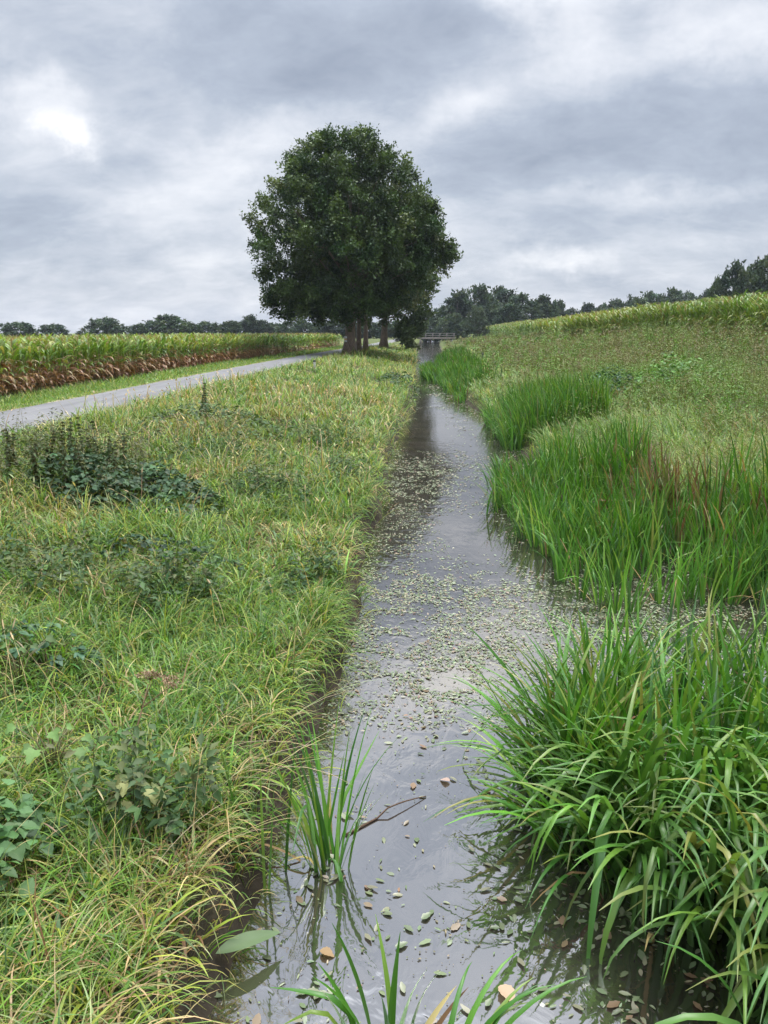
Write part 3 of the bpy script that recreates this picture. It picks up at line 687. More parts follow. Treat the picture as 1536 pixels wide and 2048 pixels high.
def make_pondweed():
    xs, ys = [], []
    for (y0, y1, dens) in ((2.2, 5.4, 420), (5.4, 9.5, 1500), (9.5, 20, 620), (20, 46, 130), (64, 190, 9)):
        n = int(dens * (y1 - y0) * 6.5); y = rng.uniform(y0, y1, n); x = rng.uniform(-1.2, 5.3, n) + (y > 60) * (y * .052)
        k = (x > Lx(y) + .03) & (x < Rx(y) + .05) & in_view(x, y, .9) & (rng.random(n) < pond_density(x, y)) & (rng.random(n) < .12 + .88 * (vnoise(x * 6, y * 5, 161) > .45))
        xs.append(x[k]); ys.append(y[k])
    x, y = np.concatenate(xs), np.concatenate(ys)
    c0 = rng.integers(0, len(x), len(x)); nearm = (y < 5.4) & (rng.random(len(x)) < .75)      # drifted into rafts close by
    cl = (np.floor(x / .30) + .5 + (_h(np.floor(x / .3), np.floor(y / .34), 3) - .5)) * .30, (np.floor(y / .34) + .5 + (_h(np.floor(x / .3), np.floor(y / .34), 4) - .5)) * .34
    x = np.where(nearm, cl[0] + rng.normal(0, .075, len(x)), x); y = np.where(nearm, cl[1] + rng.normal(0, .085, len(y)), y)
    k = x > Lx(y) + .02; x, y = x[k], y[k]
    n = len(x); sz = np.where(y < 5.4, rng.uniform(.02, .076, n), rng.uniform(.018, .052, n)) * np.clip(y / 13, 1, 3.2)
    brown = rng.random(n) < .10
    order = np.argsort(y / sz * 1.0)
    first = order[:300]; rest = order[300:]
    def params(m):
        a = rng.uniform(0, 2 * PI, m)
        al = np.stack([np.cos(a), np.sin(a), rng.normal(0, .05, m)], 1); nr = np.stack([rng.normal(0, .13, m), rng.normal(0, .13, m), np.ones(m)], 1)
        return al, nr
    g = G(); m = len(rest); al, nr = params(m)
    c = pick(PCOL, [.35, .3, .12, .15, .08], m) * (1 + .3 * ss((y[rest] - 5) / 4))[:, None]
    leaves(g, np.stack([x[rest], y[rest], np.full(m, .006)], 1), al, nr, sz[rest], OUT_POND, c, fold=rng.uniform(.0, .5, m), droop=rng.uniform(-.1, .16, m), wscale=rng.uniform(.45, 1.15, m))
    m2 = int(m * .35); j = rng.integers(0, m, m2); a = rng.uniform(0, 2 * PI, m2)   # dark curled slivers and stems between the leaves
    leaves(g, np.stack([x[rest][j] + rng.normal(0, .05, m2), y[rest][j] + rng.normal(0, .05, m2), np.full(m2, .010)], 1), np.stack([np.cos(a), np.sin(a), rng.normal(.1, .1, m2)], 1),
           np.stack([rng.normal(0, .4, m2), rng.normal(0, .4, m2), np.ones(m2)], 1), sz[rest][j] * rng.uniform(.4, 1.0, m2), OUT_DIAMOND, pick([(.05, .045, .03), (.10, .07, .045), (.08, .10, .05)], [.5, .3, .3], m2), .5, -.1, .35)
    m3 = 5200; yy = rng.uniform(2.2, 9, m3); xx = np.where(rng.random(m3) < .4, Lx(yy) + np.abs(rng.normal(0, .14, m3)), rng.uniform(-.6, 2.2, m3))
    k = (xx > Lx(yy)) & ((fbm(xx * 3, yy * 2, 165) > .54) | (rng.random(m3) < .12)); xx, yy = xx[k], yy[k]; m3 = len(xx); a = rng.uniform(0, 2 * PI, m3)
    leaves(g, np.stack([xx, yy, np.full(m3, .007)], 1), np.stack([np.cos(a), np.sin(a), 0 * a], 1), np.stack([rng.normal(0, .1, m3), rng.normal(0, .1, m3), np.ones(m3)], 1), rng.uniform(.006, .018, m3), OUT_DIAMOND,
           pick([(.14, .17, .06), (.09, .085, .05), (.17, .13, .08)], [.5, .3, .2], m3), .1, 0, 1.3)
    tag(g.build('pondweed', M_pond), 'mat of small pale floating pondweed leaves across the stream', 'pondweed', kind='stuff')
    var = []
    for k in range(10):
        g = G(); kind = 'g' if k < 8 else 'b'
        c = pick(PCOL[:4], [.4, .3, .2, .1], 1) if k < 8 else pick([(.20, .125, .075), (.16, .11, .06)], [1, 1], 1)
        a = np.array([[1, 0, rng.normal(0, .03)]]); nn = np.array([[rng.normal(0, .08), rng.normal(0, .08), 1]])
        leaves(g, np.array([[-.5, 0, 0]]), a, nn, 1.0, [(a_ + rng.normal(0, .018), b_ * rng.uniform(.78, 1.12)) for a_, b_ in outline_ellipse(rng.uniform(.17, .31), 8)], c, fold=rng.uniform(-.1, .4), droop=rng.uniform(-.12, .2))
        var.append(g.mesh('pondweed_leaf', M_pond))
    for i in first:
        b = brown[i]; me = var[int(rng.integers(8, 10)) if b else int(rng.integers(0, 8))]
        o = bpy.data.objects.new('pondweed_leaf', me); COL.objects.link(o)
        o.location = (x[i], y[i], .008 + .004 * rng.random()); o.rotation_euler = (0, 0, rng.uniform(0, 2 * PI)); o.scale = (sz[i],) * 3
        if b: tag(o, 'curled brown pondweed leaf floating on the near water', 'leaf', 'brown floating pondweed leaves')
        else: tag(o, 'oval pale green pondweed leaf floating flat on the near water', 'leaf', 'green floating pondweed leaves')
make_pondweed()

# ------------------------------------------------------------------ single plants of the left bank
def nettle(px, pyt, Y, seed):
    x, zt = at_y(px, pyt, Y); z = float(hgt(x, Y)); h = max(.55, zt - z)
    root = empty('nettle_plant', (x, Y, z))
    g = G(); n = 15
    h *= .9; lx, ly = rng.normal(0, .1), rng.normal(0, .1)
    tube(g, [(0, 0, -.03), (lx * .5, ly * .5, h * .5), (lx, ly, h * .97)], [.009, .007, .003], 5, (.10, .11, .05))
    g.build('stem', M_stem, root)
    g = G()
    for k in range(n):
        t = .22 + .78 * k / n; a0 = (k % 2) * PI / 2 + rng.normal(0, .2)
        s = .125 * (1.05 - .62 * t) * rng.uniform(.5, 1.25)
        for m in (0, PI):
            a = a0 + m + rng.normal(0, .35)
            if rng.random() < .15: continue
            leaves(g, [[lx * t, ly * t, h * t]], [[math.cos(a), math.sin(a), rng.normal(-.35, .3)]], [[math.cos(a) * .3 + rng.normal(0, .3), math.sin(a) * .3 + rng.normal(0, .3), 1]], s, OUT_BRAMBLE, np.array([.06, .10, .03]) * rng.uniform(.75, 1.3), .2, .4, .75)
            # hanging seed clusters at each node
            for q in range(9):
                aa = a + rng.normal(0, .7)
                leaves(g, [[lx * t + rng.normal(0, .012), ly * t + rng.normal(0, .012), h * t]], [[math.cos(aa), math.sin(aa), -.7]], [[0, 0, 1]], .05 * (1.1 - .5 * t), OUT_DIAMOND, np.array([.085, .085, .035]) * rng.uniform(.7, 1.3), .2, .5)
    g.build('leaves', M_weed, root)
    tag(root, 'tall dark nettle spike with tiered leaves beside the road on the left', 'nettle', 'nettle spikes beside the road')
for k, (px, py, Y) in enumerate([(28, 842, 10.6), (52, 868, 10.0), (86, 842, 10.4), (105, 826, 11.2), (124, 806, 11.0), (140, 834, 10.6), (160, 816, 11.4), (150, 850, 10.0), (182, 838, 11.0), (190, 822, 11.6),
                                 (206, 846, 10.5), (236, 842, 10.8), (218, 862, 10.2), (70, 874, 9.8), (5, 850, 10.8), (12, 876, 9.8), (170, 868, 9.8), (242, 862, 10.2), (120, 862, 9.7), (94, 870, 10.2),
                                 (395, 752, 17.5), (407, 758, 17.2)]):
    nettle(px, py, Y, k)

def leafy_mound(name, label, cat, cx, cy, rx, ry, h, n, size, col, outline=OUT_BRAMBLE, stems=14, mat=None, triple=True, tilt=.45):
    z0 = float(hgt(cx, cy)); root = empty(name, (cx, cy, z0)); tag(root, label, cat)
    a = rng.uniform(0, 2 * PI, n); r = np.sqrt(rng.random(n)); x, y = np.cos(a) * r * rx, np.sin(a) * r * ry
    dome = (1 - r ** 2.2) * (.7 + .6 * fbm((x + cx) * 2.2, (y + cy) * 2.2, 171))
    zz = hgt(x + cx, y + cy) - z0 + .06 + h * dome * rng.uniform(.55, 1.05, n)
    g = G(); B = np.stack([x, y, zz], 1)
    c = pick([col, np.array(col) * .75, np.array(col) * 1.35], [.5, .3, .25], n)
    da = rng.uniform(0, 2 * PI, n)
    for k, off in enumerate((0, 1.15, -1.15) if triple else (0,)):
        al = np.stack([np.cos(da + off), np.sin(da + off), rng.normal(-.1, .2, n)], 1)
        nr = np.stack([rng.normal(0, tilt, n) + np.cos(a) * r * .5, rng.normal(0, tilt, n) + np.sin(a) * r * .5, np.ones(n)], 1)
        leaves(g, B, al, nr, size * rng.uniform(.7, 1.25, n) * (1 if k == 0 else .85), outline, c, .22, .25)
    g.build('leaves', mat or M_bramble, root)
    g = G()
    for k in range(stems):
        a = rng.uniform(0, 2 * PI); r = rng.uniform(.2, .9); ex, ey = math.cos(a) * r * rx, math.sin(a) * r * ry
        p0 = np.array([ex * .25, ey * .25, 0]); p2 = np.array([ex, ey, float(hgt(ex + cx, ey + cy)) - z0 + h * (1 - r * r) * .6])
        p1 = (p0 + p2) / 2 + np.array([0, 0, h * .45])
        tube(g, [p0, p1, p2], [.006, .005, .003], 5, (.16, .10, .06))
    g.build('stems', M_stem, root)
    return root
leafy_mound('bramble_bush', 'wide low dark green bramble patch below the nettles on the left bank', 'bramble', -3.6, 10.3, 1.45, 1.15, .55, 1150, .088, (.055, .105, .045))
leafy_mound('bramble_bush', 'small dark bramble sprawl in the grass below the wide bramble patch', 'bramble', -2.25, 7.9, .8, .5, .2, 110, .07, (.045, .085, .045))
leafy_mound('bramble_bush', 'dusky blue green bramble filling the bottom left corner', 'bramble', -1.93, 2.95, .42, .62, .45, 150, .088, (.065, .125, .045), stems=8)
leafy_mound('bramble_bush', 'low sprig of bramble leaves on the left edge among long grass', 'bramble', -2.5, 5.3, .4, .3, .18, 34, .075, (.06, .115, .06), stems=5)
leafy_mound('weed_mound', 'leafy rounded weed mound on the bank crest right beside the road', 'weed mound', *(lambda p: (p[0], 17.0))(at_y(425, 800, 17.0)), 1.7, 1.6, .5, 900, .10, (.075, .12, .04), outline=OUT_OVAL, mat=M_weed, triple=False)
leafy_mound('weed_mound', 'dark leafy weed overhanging the water edge beyond the bend of the left bank', 'weed mound', .9, 38.5, 1.3, 3.2, .55, 420, .17, (.045, .085, .03), outline=OUT_OVAL, mat=M_weed, triple=False)
leafy_mound('elder_bush', 'bright green rounded leafy bush amid brown weeds on the right slope', 'bush', 9.6, 25.5, 1.9, 1.7, 1.15, 900, .15, (.085, .18, .035), outline=OUT_OVAL, mat=M_weed, triple=False)
leafy_mound('elder_bush', 'dark green leafy bush left of the bright bush on the right slope', 'bush', 7.6, 26.5, 1.3, 1.2, .95, 480, .15, (.045, .105, .04), outline=OUT_OVAL, mat=M_weed, triple=False)

def lobed_plant(label, px, py, Y, n, size, col, spread):
    n, size = int(n * 1.3), size * .55
    x, zt = at_y(px, py, Y); z = float(hgt(x, Y)); root = empty('sycamore_seedling', (x, Y, z)); tag(root, label, 'seedling')
    top = max(.3, zt - z)
    g, s = G(), G()
    for k in range(n):
        a = rng.uniform(0, 2 * PI); r = rng.uniform(.15, 1) * spread; h = top * rng.uniform(.75, 1.08)
        p = np.array([math.cos(a) * r * 1.4, math.sin(a) * r, h])
        tube(s, [(0, 0, 0), p * np.array([.4, .4, .7]), p], [.005, .004, .0025], 5, (.16, .14, .07))
        leaves(g, [p], [[math.cos(a) * .8 + rng.normal(0, .3), math.sin(a) * .8 - .4, -.15]], [[rng.normal(0, .4), -.3 + rng.normal(0, .4), 1]], size * rng.uniform(.6, 1.25), OUT_LOBED, np.array(col) * rng.uniform(.7, 1.25), .3, .4)
    g.build('leaves', M_weed, root); s.build('stem', M_stem, root)
lobed_plant('sycamore seedling with broad lobed dull green leaves in the left grass', 110, 1570, 3.9, 11, .13, (.125, .21, .06), .26)
lobed_plant('sycamore seedling with yellowing lobed leaves above the bent straw grass', 275, 1665, 3.6, 9, .12, (.26, .27, .10), .22)
lobed_plant('single broad lobed leaf plant poking from the grass near the left frame edge', 40, 1375, 4.9, 5, .13, (.11, .18, .055), .2)

def umbel():
    Y = 4.35; x, zt = at_y(305, 1432, Y); z = float(hgt(x, Y)) ; root = empty('hogweed_stalk', (x, Y, z))
    tag(root, 'dead brown umbel stalk with two dried flower heads in the left grass', 'dead flower')
    h = max(.5, zt - z); g = G()
    c = (.24, .16, .085)
    tube(g, [(-.09, -.25, 0), (-.05, -.12, h * .45), (-.01, 0, h * .85)], [.007, .006, .004], 6, c)
    heads = [(0, 0, h), (.13, .02, h * .90)]
    for hx, hy, hz in heads: tube(g, [(-.04, -.08, h * .6), (hx * .6, hy, hz * .82), (hx, hy, hz - .05)], [.004, .0035, .003], 5, c)
    g.build('stem', M_stem, root)
    for hx, hy, hz in heads:
        g = G()
        for k in range(16):
            a = rng.uniform(0, 2 * PI); r = .07 * math.sqrt(rng.random()); p = np.array([hx + math.cos(a) * r, hy + math.sin(a) * r, hz - r * .25])
            tube(g, [(hx, hy, hz - .05), p], [.0016, .0014], 4, c)
            n = 12; q = p + rng.normal(0, .009, (n, 3)); al = rng.normal(0, 1, (n, 3))
            leaves(g, q, al, rng.normal(0, 1, (n, 3)), .015, OUT_DIAMOND, pick([(.36, .25, .16), (.28, .18, .11)], [1, 1], n), .2, 0, 1.4)
        g.build('flower_head', M_stem, root)
umbel()

# things floating on the water
def floaters():
    x, y = on_z(692, 1672, 0); x2, y2 = on_z(852, 1595, 0)
    g = G(); L_ = math.hypot(x2 - x, y2 - y); t = np.linspace(0, 1, 9)
    tube(g, np.stack([t * (x2 - x), t * (y2 - y) + .02 * np.sin(t * 3), .008 + .035 * np.sin(t * PI) * (t > .4) + .0 * t], 1), .007 * (1 - .75 * t) + .0015, 6, (.11, .065, .04))
    n = 2
    o = g.build('floating_stalk', M_stem, loc=(x, y, 0)); tag(o, 'broken brown reed stalk floating beside the isolated reed clump', 'stalk')
    g = G(); x, y = on_z(500, 1885, 0.12)
    leaves(g, [[-.15, -.08, 0]], [[.8, .5, .05]], [[-.2, -.3, 1]], .34, outline_ellipse(.13, 10), (.13, .19, .09), .2, .2)
    tag(g.build('dock_leaf', M_weed, loc=(x, y, .13)), 'long broad green dock leaf lying over the left water edge at the bottom', 'leaf')
    for (px, py, s, c, lab) in ((900, 1566, .075, (.42, .30, .24), 'pale pinkish fallen leaf floating in open water right of the broken stalk'), (1000, 1975, .11, (.36, .26, .17), 'curled tan leaf floating near the base of the large reed mass'),
                                (640, 1905, .08, (.30, .2, .1), 'small brown fallen leaf floating among reed reflections bottom left')):
        x, y = on_z(px, py, 0); g = G(); a = rng.uniform(0, 6)
        leaves(g, [[0, 0, 0]], [[math.cos(a), math.sin(a), .05]], [[.1, .1, 1]], s, OUT_BRAMBLE, c, .3, .2)
        tag(g.build('fallen_leaf', M_stem, loc=(x, y, .014)), lab, 'leaf')
floaters()

# ------------------------------------------------------------------ corn
def corn_md(h, browned, segs, nleaf, seed, wfac=1.0, tassel=True):
    g = G(); st = np.array([(0, 0, 0), (.01, 0, h * .5), (.02, .01, h * .93)])
    tube(g, st, [.017 * wfac, .014 * wfac, .008 * wfac], 4, (.19, .2, .07) if not browned else (.22, .15, .07), cap=False)
    k = np.arange(nleaf); t = .10 + .80 * (k + rng.uniform(0, .8, nleaf)) / nleaf
    pa = rng.uniform(0, PI); az = pa + (k % 2) * PI + rng.normal(0, .35, nleaf)
    upper = t > .55
    ln = (.55 + .35 * np.sin(PI * t)) * h / 2.2 * rng.uniform(.85, 1.15, nleaf)
    lean = np.where(upper, rng.uniform(.25, .55, nleaf), rng.uniform(.5, .9, nleaf)); bend = np.where(upper, rng.uniform(.7, 1.9, nleaf), rng.uniform(1.4, 2.3, nleaf))
    col = pick([(.145, .235, .032), (.20, .28, .042), (.10, .185, .028), (.28, .31, .07)], [.4, .3, .25, .14], nleaf)
    if browned:
        br = t < .43 + rng.normal(0, .13, nleaf)
        col[br] = pick([(.33, .175, .085), (.25, .115, .055), (.40, .28, .15)], [.5, .32, .18], int(br.sum())); lean[br] += .4; bend[br] = rng.uniform(1.3, 2.2, int(br.sum())); ln[br] *= .8
    else:
        br = rng.random(nleaf) < .12; col[br] = (.30, .24, .11)
    ribbons(g, np.stack([.01 + 0 * t, 0 * t, t * h], 1), az, ln, .105 * wfac * rng.uniform(.8, 1.15, nleaf), lean, bend, col, segs, power=1.2, fold=.25 if segs > 3 else 0, twist=rng.normal(0, .7, nleaf), taper=2.6, w0=.7)
    if tassel:
        m = 6; ribbons(g, np.tile([[.02, .01, h * .92]], (m, 1)), rng.uniform(0, 2 * PI, m), rng.uniform(.2, .34, m), .012 * wfac, rng.uniform(.02, .5, m), rng.uniform(.1, .7, m),
                       pick([(.30, .23, .11), (.24, .16, .08)], [.6, .4], m), 3, taper=5)
    return g
LEY, LEX = [10, 26, 34, 46, 60, 80, 120, 200], [-13.4, -12.95, -12.6, -12.2, -11.2, -9.4, -6.4, -1.0]
REY, REX = [20, 40, 90, 133, 200, 320], [20.0, 20.0, 20.4, 21.0, 25, 34]
def make_corn():
    pl = []
    for side in ('l', 'r'):
        rows = 11 if side == 'l' else 14
        for rws in range(rows):
            sp = .19 if rws < 4 else .26
            y = np.arange(19 if side == 'l' else 30, 118 if side == 'l' else 230, sp); 
            if side == 'l': y = y[(y < 70) | (rng.random(len(y)) < .5)]
            else: y = y[(y < 90) | (rng.random(len(y)) < .42)]
            y = y + rng.normal(0, .04, len(y))
            e = np.interp(y, LEY, LEX) if side == 'l' else np.interp(y, REY, REX)
            x = e + (-1 if side == 'l' else 1) * (rws * .75 + rng.normal(0, .06, len(y)))
            k = in_view(x, y, 1.6); pl.append(np.stack([x[k], y[k], np.full(k.sum(), 0 if side == 'l' else 1), np.full(k.sum(), rws)], 1))
    P = np.concatenate(pl)
    HL, HR = 1.86, 2.45
    used = np.zeros(len(P), bool)
    for side in (0, 1):
        var = []
        for k in range(6): var.append(corn_md(HL if side == 0 else HR, side == 0, 6, 12, k).mesh('corn_plant', M_corn))
        vis = (P[:, 2] == side) & in_view(P[:, 0], P[:, 1], 0) & (P[:, 3] < 2)
        idx = np.where(vis)[0]; idx = idx[np.argsort(P[idx, 1] + P[idx, 3] * 6)][:150]; used[idx] = True
        for i in idx:
            x, y = P[i, :2]; o = bpy.data.objects.new('corn_plant', var[int(rng.integers(0, 6))]); COL.objects.link(o)
            o.location = (x, y, float(hgt(x, y)) - .02); o.rotation_euler = (rng.normal(0, .03), rng.normal(0, .03), rng.uniform(0, 2 * PI)); k_ = rng.uniform(.86, 1.08); o.scale = (k_, k_, k_)
            if side == 0: tag(o, 'maize plant with rusty brown lower leaves on the edge of the field beside the road', 'corn plant', 'maize plants on the road side edge of the left field')
            else: tag(o, 'green maize plant with tan tassel at the edge of the field above the weedy slope', 'corn plant', 'maize plants on the edge of the right hand field')
    for side in (0, 1):
        g = G()
        var = [[corn_md(HL if side == 0 else HR, side == 0, s, nl, k, w).arrays() for k in range(5)] for s, nl, w in ((4, 11, 1.05), (2, 9, 1.6))]
        m = (P[:, 2] == side) & ~used; Q = P[m]
        far = (Q[:, 1] > 75).astype(int)
        vi = rng.integers(0, 5, len(Q))
        for f in (0, 1):
            for k in range(5):
                s = (far == f) & (vi == k); q = Q[s]
                if len(q) == 0: continue
                pos = np.stack([q[:, 0], q[:, 1], hgt(q[:, 0], q[:, 1]) - .02], 1)
                cj = rng.normal(1, .1, (len(q), 1)) * np.array([1, 1, 1]); yl = fbm(q[:, 0] * .1, q[:, 1] * .08, 191)[:, None]
                cj = cj * (1 + (yl - .45) * np.array([[.9, .35, .1]]))
                replicate(g, var[f][k], pos, rng.uniform(0, 2 * PI, len(q)), rng.uniform(.85, 1.08, len(q)), cj)
        if side == 0: tag(g.build('corn_field', M_corn), 'left field of ripening maize behind its roadside edge, tops level with the horizon', 'corn field', kind='stuff')
        else: tag(g.build('corn_field', M_corn), 'right field of tall green maize with tan tassels on the rise', 'corn field', kind='stuff')
make_corn()

# ------------------------------------------------------------------ trees
def crown(g, c, prof, nclump, ntwig, nleaf, lsize, pal, twig=.9, seed=0, lobes=.25, squash=(1, 1), gaps=.0):
    """leaf clumps of radiating twigs inside a radius profile [(z, r)]"""
    zs = np.array([p[0] for p in prof], float); rs = np.array([p[1] for p in prof], float)
    zz = np.linspace(zs[0], zs[-1], 200); w = np.interp(zz, zs, rs) + .4; cdf = np.cumsum(w) / w.sum()
    z = np.interp(rng.random(nclump), cdf, zz); a = rng.uniform(0, 2 * PI, nclump)
    lob = 1 + lobes * (fbm(a / (2 * PI) * 7 + 20 * seed, z / max(zs[-1] - zs[0], 1) * 5, 200 + seed, 2) - .5) * 2
    r = np.interp(z, zs, rs) * lob * rng.random(nclump) ** .42
    if gaps:
        k = fbm(a * 1.6 + seed, z * .45, 230 + seed, 2) > gaps
        z, a, r = z[k], a[k], r[k]; nclump = len(z)
    P = np.stack([np.cos(a) * r * squash[0], np.sin(a) * r * squash[1], z], 1)
    out = P - np.array([0, 0, zs[0] * .5 + zs[-1] * .35]); out = norm(out)
    td = norm(out[:, None] * .75 + rng.normal(0, .75, (nclump, ntwig, 3)) + np.array([0, 0, .42]))
    tl = twig * rng.uniform(.5, 1.25, (nclump, ntwig, 1))
    T0 = P[:, None] + rng.normal(0, twig * .22, (nclump, ntwig, 3))
    t = rng.random((nclump, ntwig, nleaf, 1)) ** .8
    L0 = T0[:, :, None] + td[:, :, None] * tl[:, :, None] * t + rng.normal(0, twig * .13, (nclump, ntwig, nleaf, 3))
    al = td[:, :, None] + rng.normal(0, .8, L0.shape); nr = rng.normal(0, .55, L0.shape) + np.array([0, 0, .9])
    cc = pick(pal, np.ones(len(pal)), nclump); C = np.broadcast_to(cc[:, None, None], L0.shape) * rng.normal(1, .18, L0.shape[:3] + (1,)).clip(.55, 1.5)
    n = L0.shape[0] * L0.shape[1] * L0.shape[2]
    leaves(g, L0.reshape(-1, 3) + np.asarray(c), al.reshape(-1, 3), nr.reshape(-1, 3), lsize * rng.uniform(.65, 1.3, n), OUT_DIAMOND, C.reshape(-1, 3), .2, .2, 1.25)
    return P + np.asarray(c)
def trunk_tubes(g, h, r0, clumps, nlimb, col, fork=None, zl=(.25, .7)):
    zt = h * .62
    k = 9; t = np.linspace(0, 1, k); flare = 1 + .55 * np.exp(-t * 16)
    pts = np.stack([.18 * np.sin(t * 3.1) * r0 * 2, .12 * np.sin(t * 2.3 + 1) * r0 * 2 - .12 * math.sin(1) * r0 * 2, t * zt], 1)
    tube(g, pts, r0 * flare * (1 - .75 * t), 12, col)
    idx = rng.permutation(len(clumps))[:nlimb]
    for i in idx:
        e = np.asarray(clumps[i]); z0 = min(zt * .93, max(h * zl[0], e[2] * rng.uniform(.35, .7))); s = np.array([np.interp(z0, pts[:, 2], pts[:, 0]), np.interp(z0, pts[:, 2], pts[:, 1]), z0])
        m = s * .45 + e * .55 + np.array([0, 0, .06 * h * rng.uniform(-.3, 1)]) + rng.normal(0, .25, 3)
        m2 = s * .18 + e * .78 * 0 + m * .82 * 0 + (m - s) * .45 + s * .82
        r = r0 * rng.uniform(.16, .34) * (1 - .5 * z0 / h)
        tube(g, [s, s + (m - s) * .5 + rng.normal(0, .1, 3), m, e], [r, r * .8, r * .55, r * .18], 6, col, cap=False)

OAKP = [(.052, .086, .026), (.068, .108, .030), (.040, .072, .025), (.098, .138, .042)]
def oak(label, x, y, h, prof, nclump, r0, seed, nlimb=70, nt=10, nl=26, ls=.23, marker=False, extra=None):
    z = float(hgt(x, y)); root = empty('oak_tree', (x, y, z - .05)); tag(root, label, 'oak tree', 'row of oaks between road and stream')
    g = G(); P = crown(g, (0, 0, 0), prof, nclump, nt, nl, ls, OAKP, 1.0, seed, .16, gaps=.36)
    if extra:
        for (ex, ey, ez, er, n) in extra:
            pr = [(ez - er, er * .5), (ez, er), (ez + er * .8, er * .4)]
            crown(g, (ex, ey, 0), pr, n, nt, nl, ls, OAKP, .9, seed + 9, .3)
    g.build('crown', M_oak, root)
    g = G(); trunk_tubes(g, h, r0, P, nlimb, (.21, .155, .115)); t = g.build('trunk', M_bark, root)
    if marker:
        rr = r0 * 1.06; th = -PI / 2 - .62
        g = G(); c = np.array([math.cos(th) * (rr + .01), math.sin(th) * (rr + .01), 1.62])
        box(g, c, (.30, .03, .17), (.8, .8, .78), th + PI / 2); box(g, c - np.array([0, 0, .17]), (.30, .03, .15), (.62, .42, .2), th + PI / 2)
        box(g, c - np.array([0, 0, .33]), (.30, .03, .15), (.75, .75, .74), th + PI / 2)
        o = g.build('trail_marker', M_wood, t); o['label'] = 'pale painted trail blaze on the bark'
def rows_to_profile(rows, Y, ground, inset):
    out = []
    for py, hw in rows:
        _, z = at_y(700, py, Y); f = Y * CT - (z - CAMH) * ST
        out.append((z - ground, max(.5, hw * f / FPX - inset)))
    return sorted(out)
PROF = rows_to_profile([(276, 45), (300, 105), (345, 155), (400, 186), (450, 204), (500, 204), (550, 190), (590, 176), (612, 130), (628, 60)], 70.0, 1.0, .65)
xo, _ = at_y(699, 700, 70.0)
oak('largest oak with broad round dark crown, nearest of the row, beside the road', xo, 70.0, 18.4, PROF, 760, .50, 1, 60, marker=True,
    extra=[(-5.6, -1.0, 4.6, 1.3, 12), (-3.6, -2.5, 4.0, 1.0, 8), (7.6, .5, 8.6, 1.2, 10), (8.7, .4, 8.5, .8, 7), (6.9, 1, 11.2, 1.1, 8)])
P2 = [(4.2, 2.6), (5.2, 4.6), (7.5, 6.0), (10, 6.2), (12.5, 5.6), (14.5, 3.8), (16, 1.2)]
oak('slim trunked oak standing second in the row behind the largest oak', at_y(717, 700, 77)[0], 77, 17.5, P2, 240, .25, 2, 40, 8, 18, .30)
oak('slim trunked oak standing third in the row, its trunk free in front of the road', at_y(731, 700, 83)[0], 83, 17.0, P2, 240, .26, 3, 40, 8, 18, .31)
P4 = [(2.9, 2.6), (3.8, 4.6), (5.5, 6.2), (8, 6.6), (11, 5.8), (13.5, 3.8), (15.4, 1.2)]
oak('farthest oak of the row with low hanging crown over the stream bank', at_y(767, 690, 104)[0], 104, 15.4, P4, 280, .5, 4, 40, 8, 19, .33,
    extra=[(2.6, -2, 2.2, 1.1, 12), (3.9, -2, 2.0, 1.3, 16), (5.0, -1, 3.4, 1.7, 18)])

# far trees: six crowns, copied
FARP = [(.048, .075, .042), (.06, .09, .045), (.042, .068, .042), (.075, .10, .048)]
def far_variant(kind, seed):
    root = empty('deciduous_tree', (0, 0, 0)); g = G()
    if kind == 'round': prof, sq, nc = [(.12, .30), (.3, .5), (.55, .54), (.8, .40), (.97, .12)], (1, 1), 62
    elif kind == 'tall': prof, sq, nc = [(.2, .18), (.35, .32), (.6, .36), (.82, .26), (.99, .07)], (1, 1), 46
    elif kind == 'spread': prof, sq, nc = [(.18, .42), (.4, .66), (.62, .66), (.82, .48), (.95, .2)], (1, 1), 66
    else: prof, sq, nc = [(.0, .45), (.2, .62), (.5, .66), (.8, .46), (.97, .15)], (1, 1), 60
    P = crown(g, (0, 0, 0), prof, int(nc * 1.35), 7, 9, .075, FARP if kind != 'willow' else [(.10, .135, .085), (.12, .155, .10)], .14, seed, .35, gaps=.25 if kind in ('tall', 'spread') else .08)
    g.build('crown', M_far, root)
    g = G(); trunk_tubes(g, 1.0, .035, P, 14, (.10, .075, .055)); g.build('trunk', M_bark, root)
    return root
VAR = {}
for i, k in enumerate(['round', 'tall', 'spread', 'bush', 'round', 'tall', 'willow']): VAR.setdefault(k, []).append([far_variant(k, 20 + i), True])
def far_tree(kind, px, pyt, Y, label, group, wpx=None, zbase=None):
    vs = VAR[kind]; v = vs[int(rng.integers(0, len(vs)))]
    if v[1]: o = v[0]; v[1] = False
    else: o = copy_tree(v[0])
    x, zt = at_y(px, pyt, Y); z = float(hgt(x, Y)) - .2; h = zt - z
    base = {'round': .54, 'tall': .37, 'spread': .68, 'bush': .66, 'willow': .66}[kind]
    wd = h if wpx is None else (wpx / FPX * Y * CT) / base * .92
    o.location = (x, Y, z); o.scale = (wd, wd, h / 1.11); o.rotation_euler.z = rng.uniform(0, 2 * PI)
    o.name = 'bush' if kind in ('bush', 'willow') else 'deciduous_tree'
    tag(o, label, 'bush' if kind in ('bush', 'willow') else 'tree', group)
GL = 'trees on the horizon behind the left cornfield'
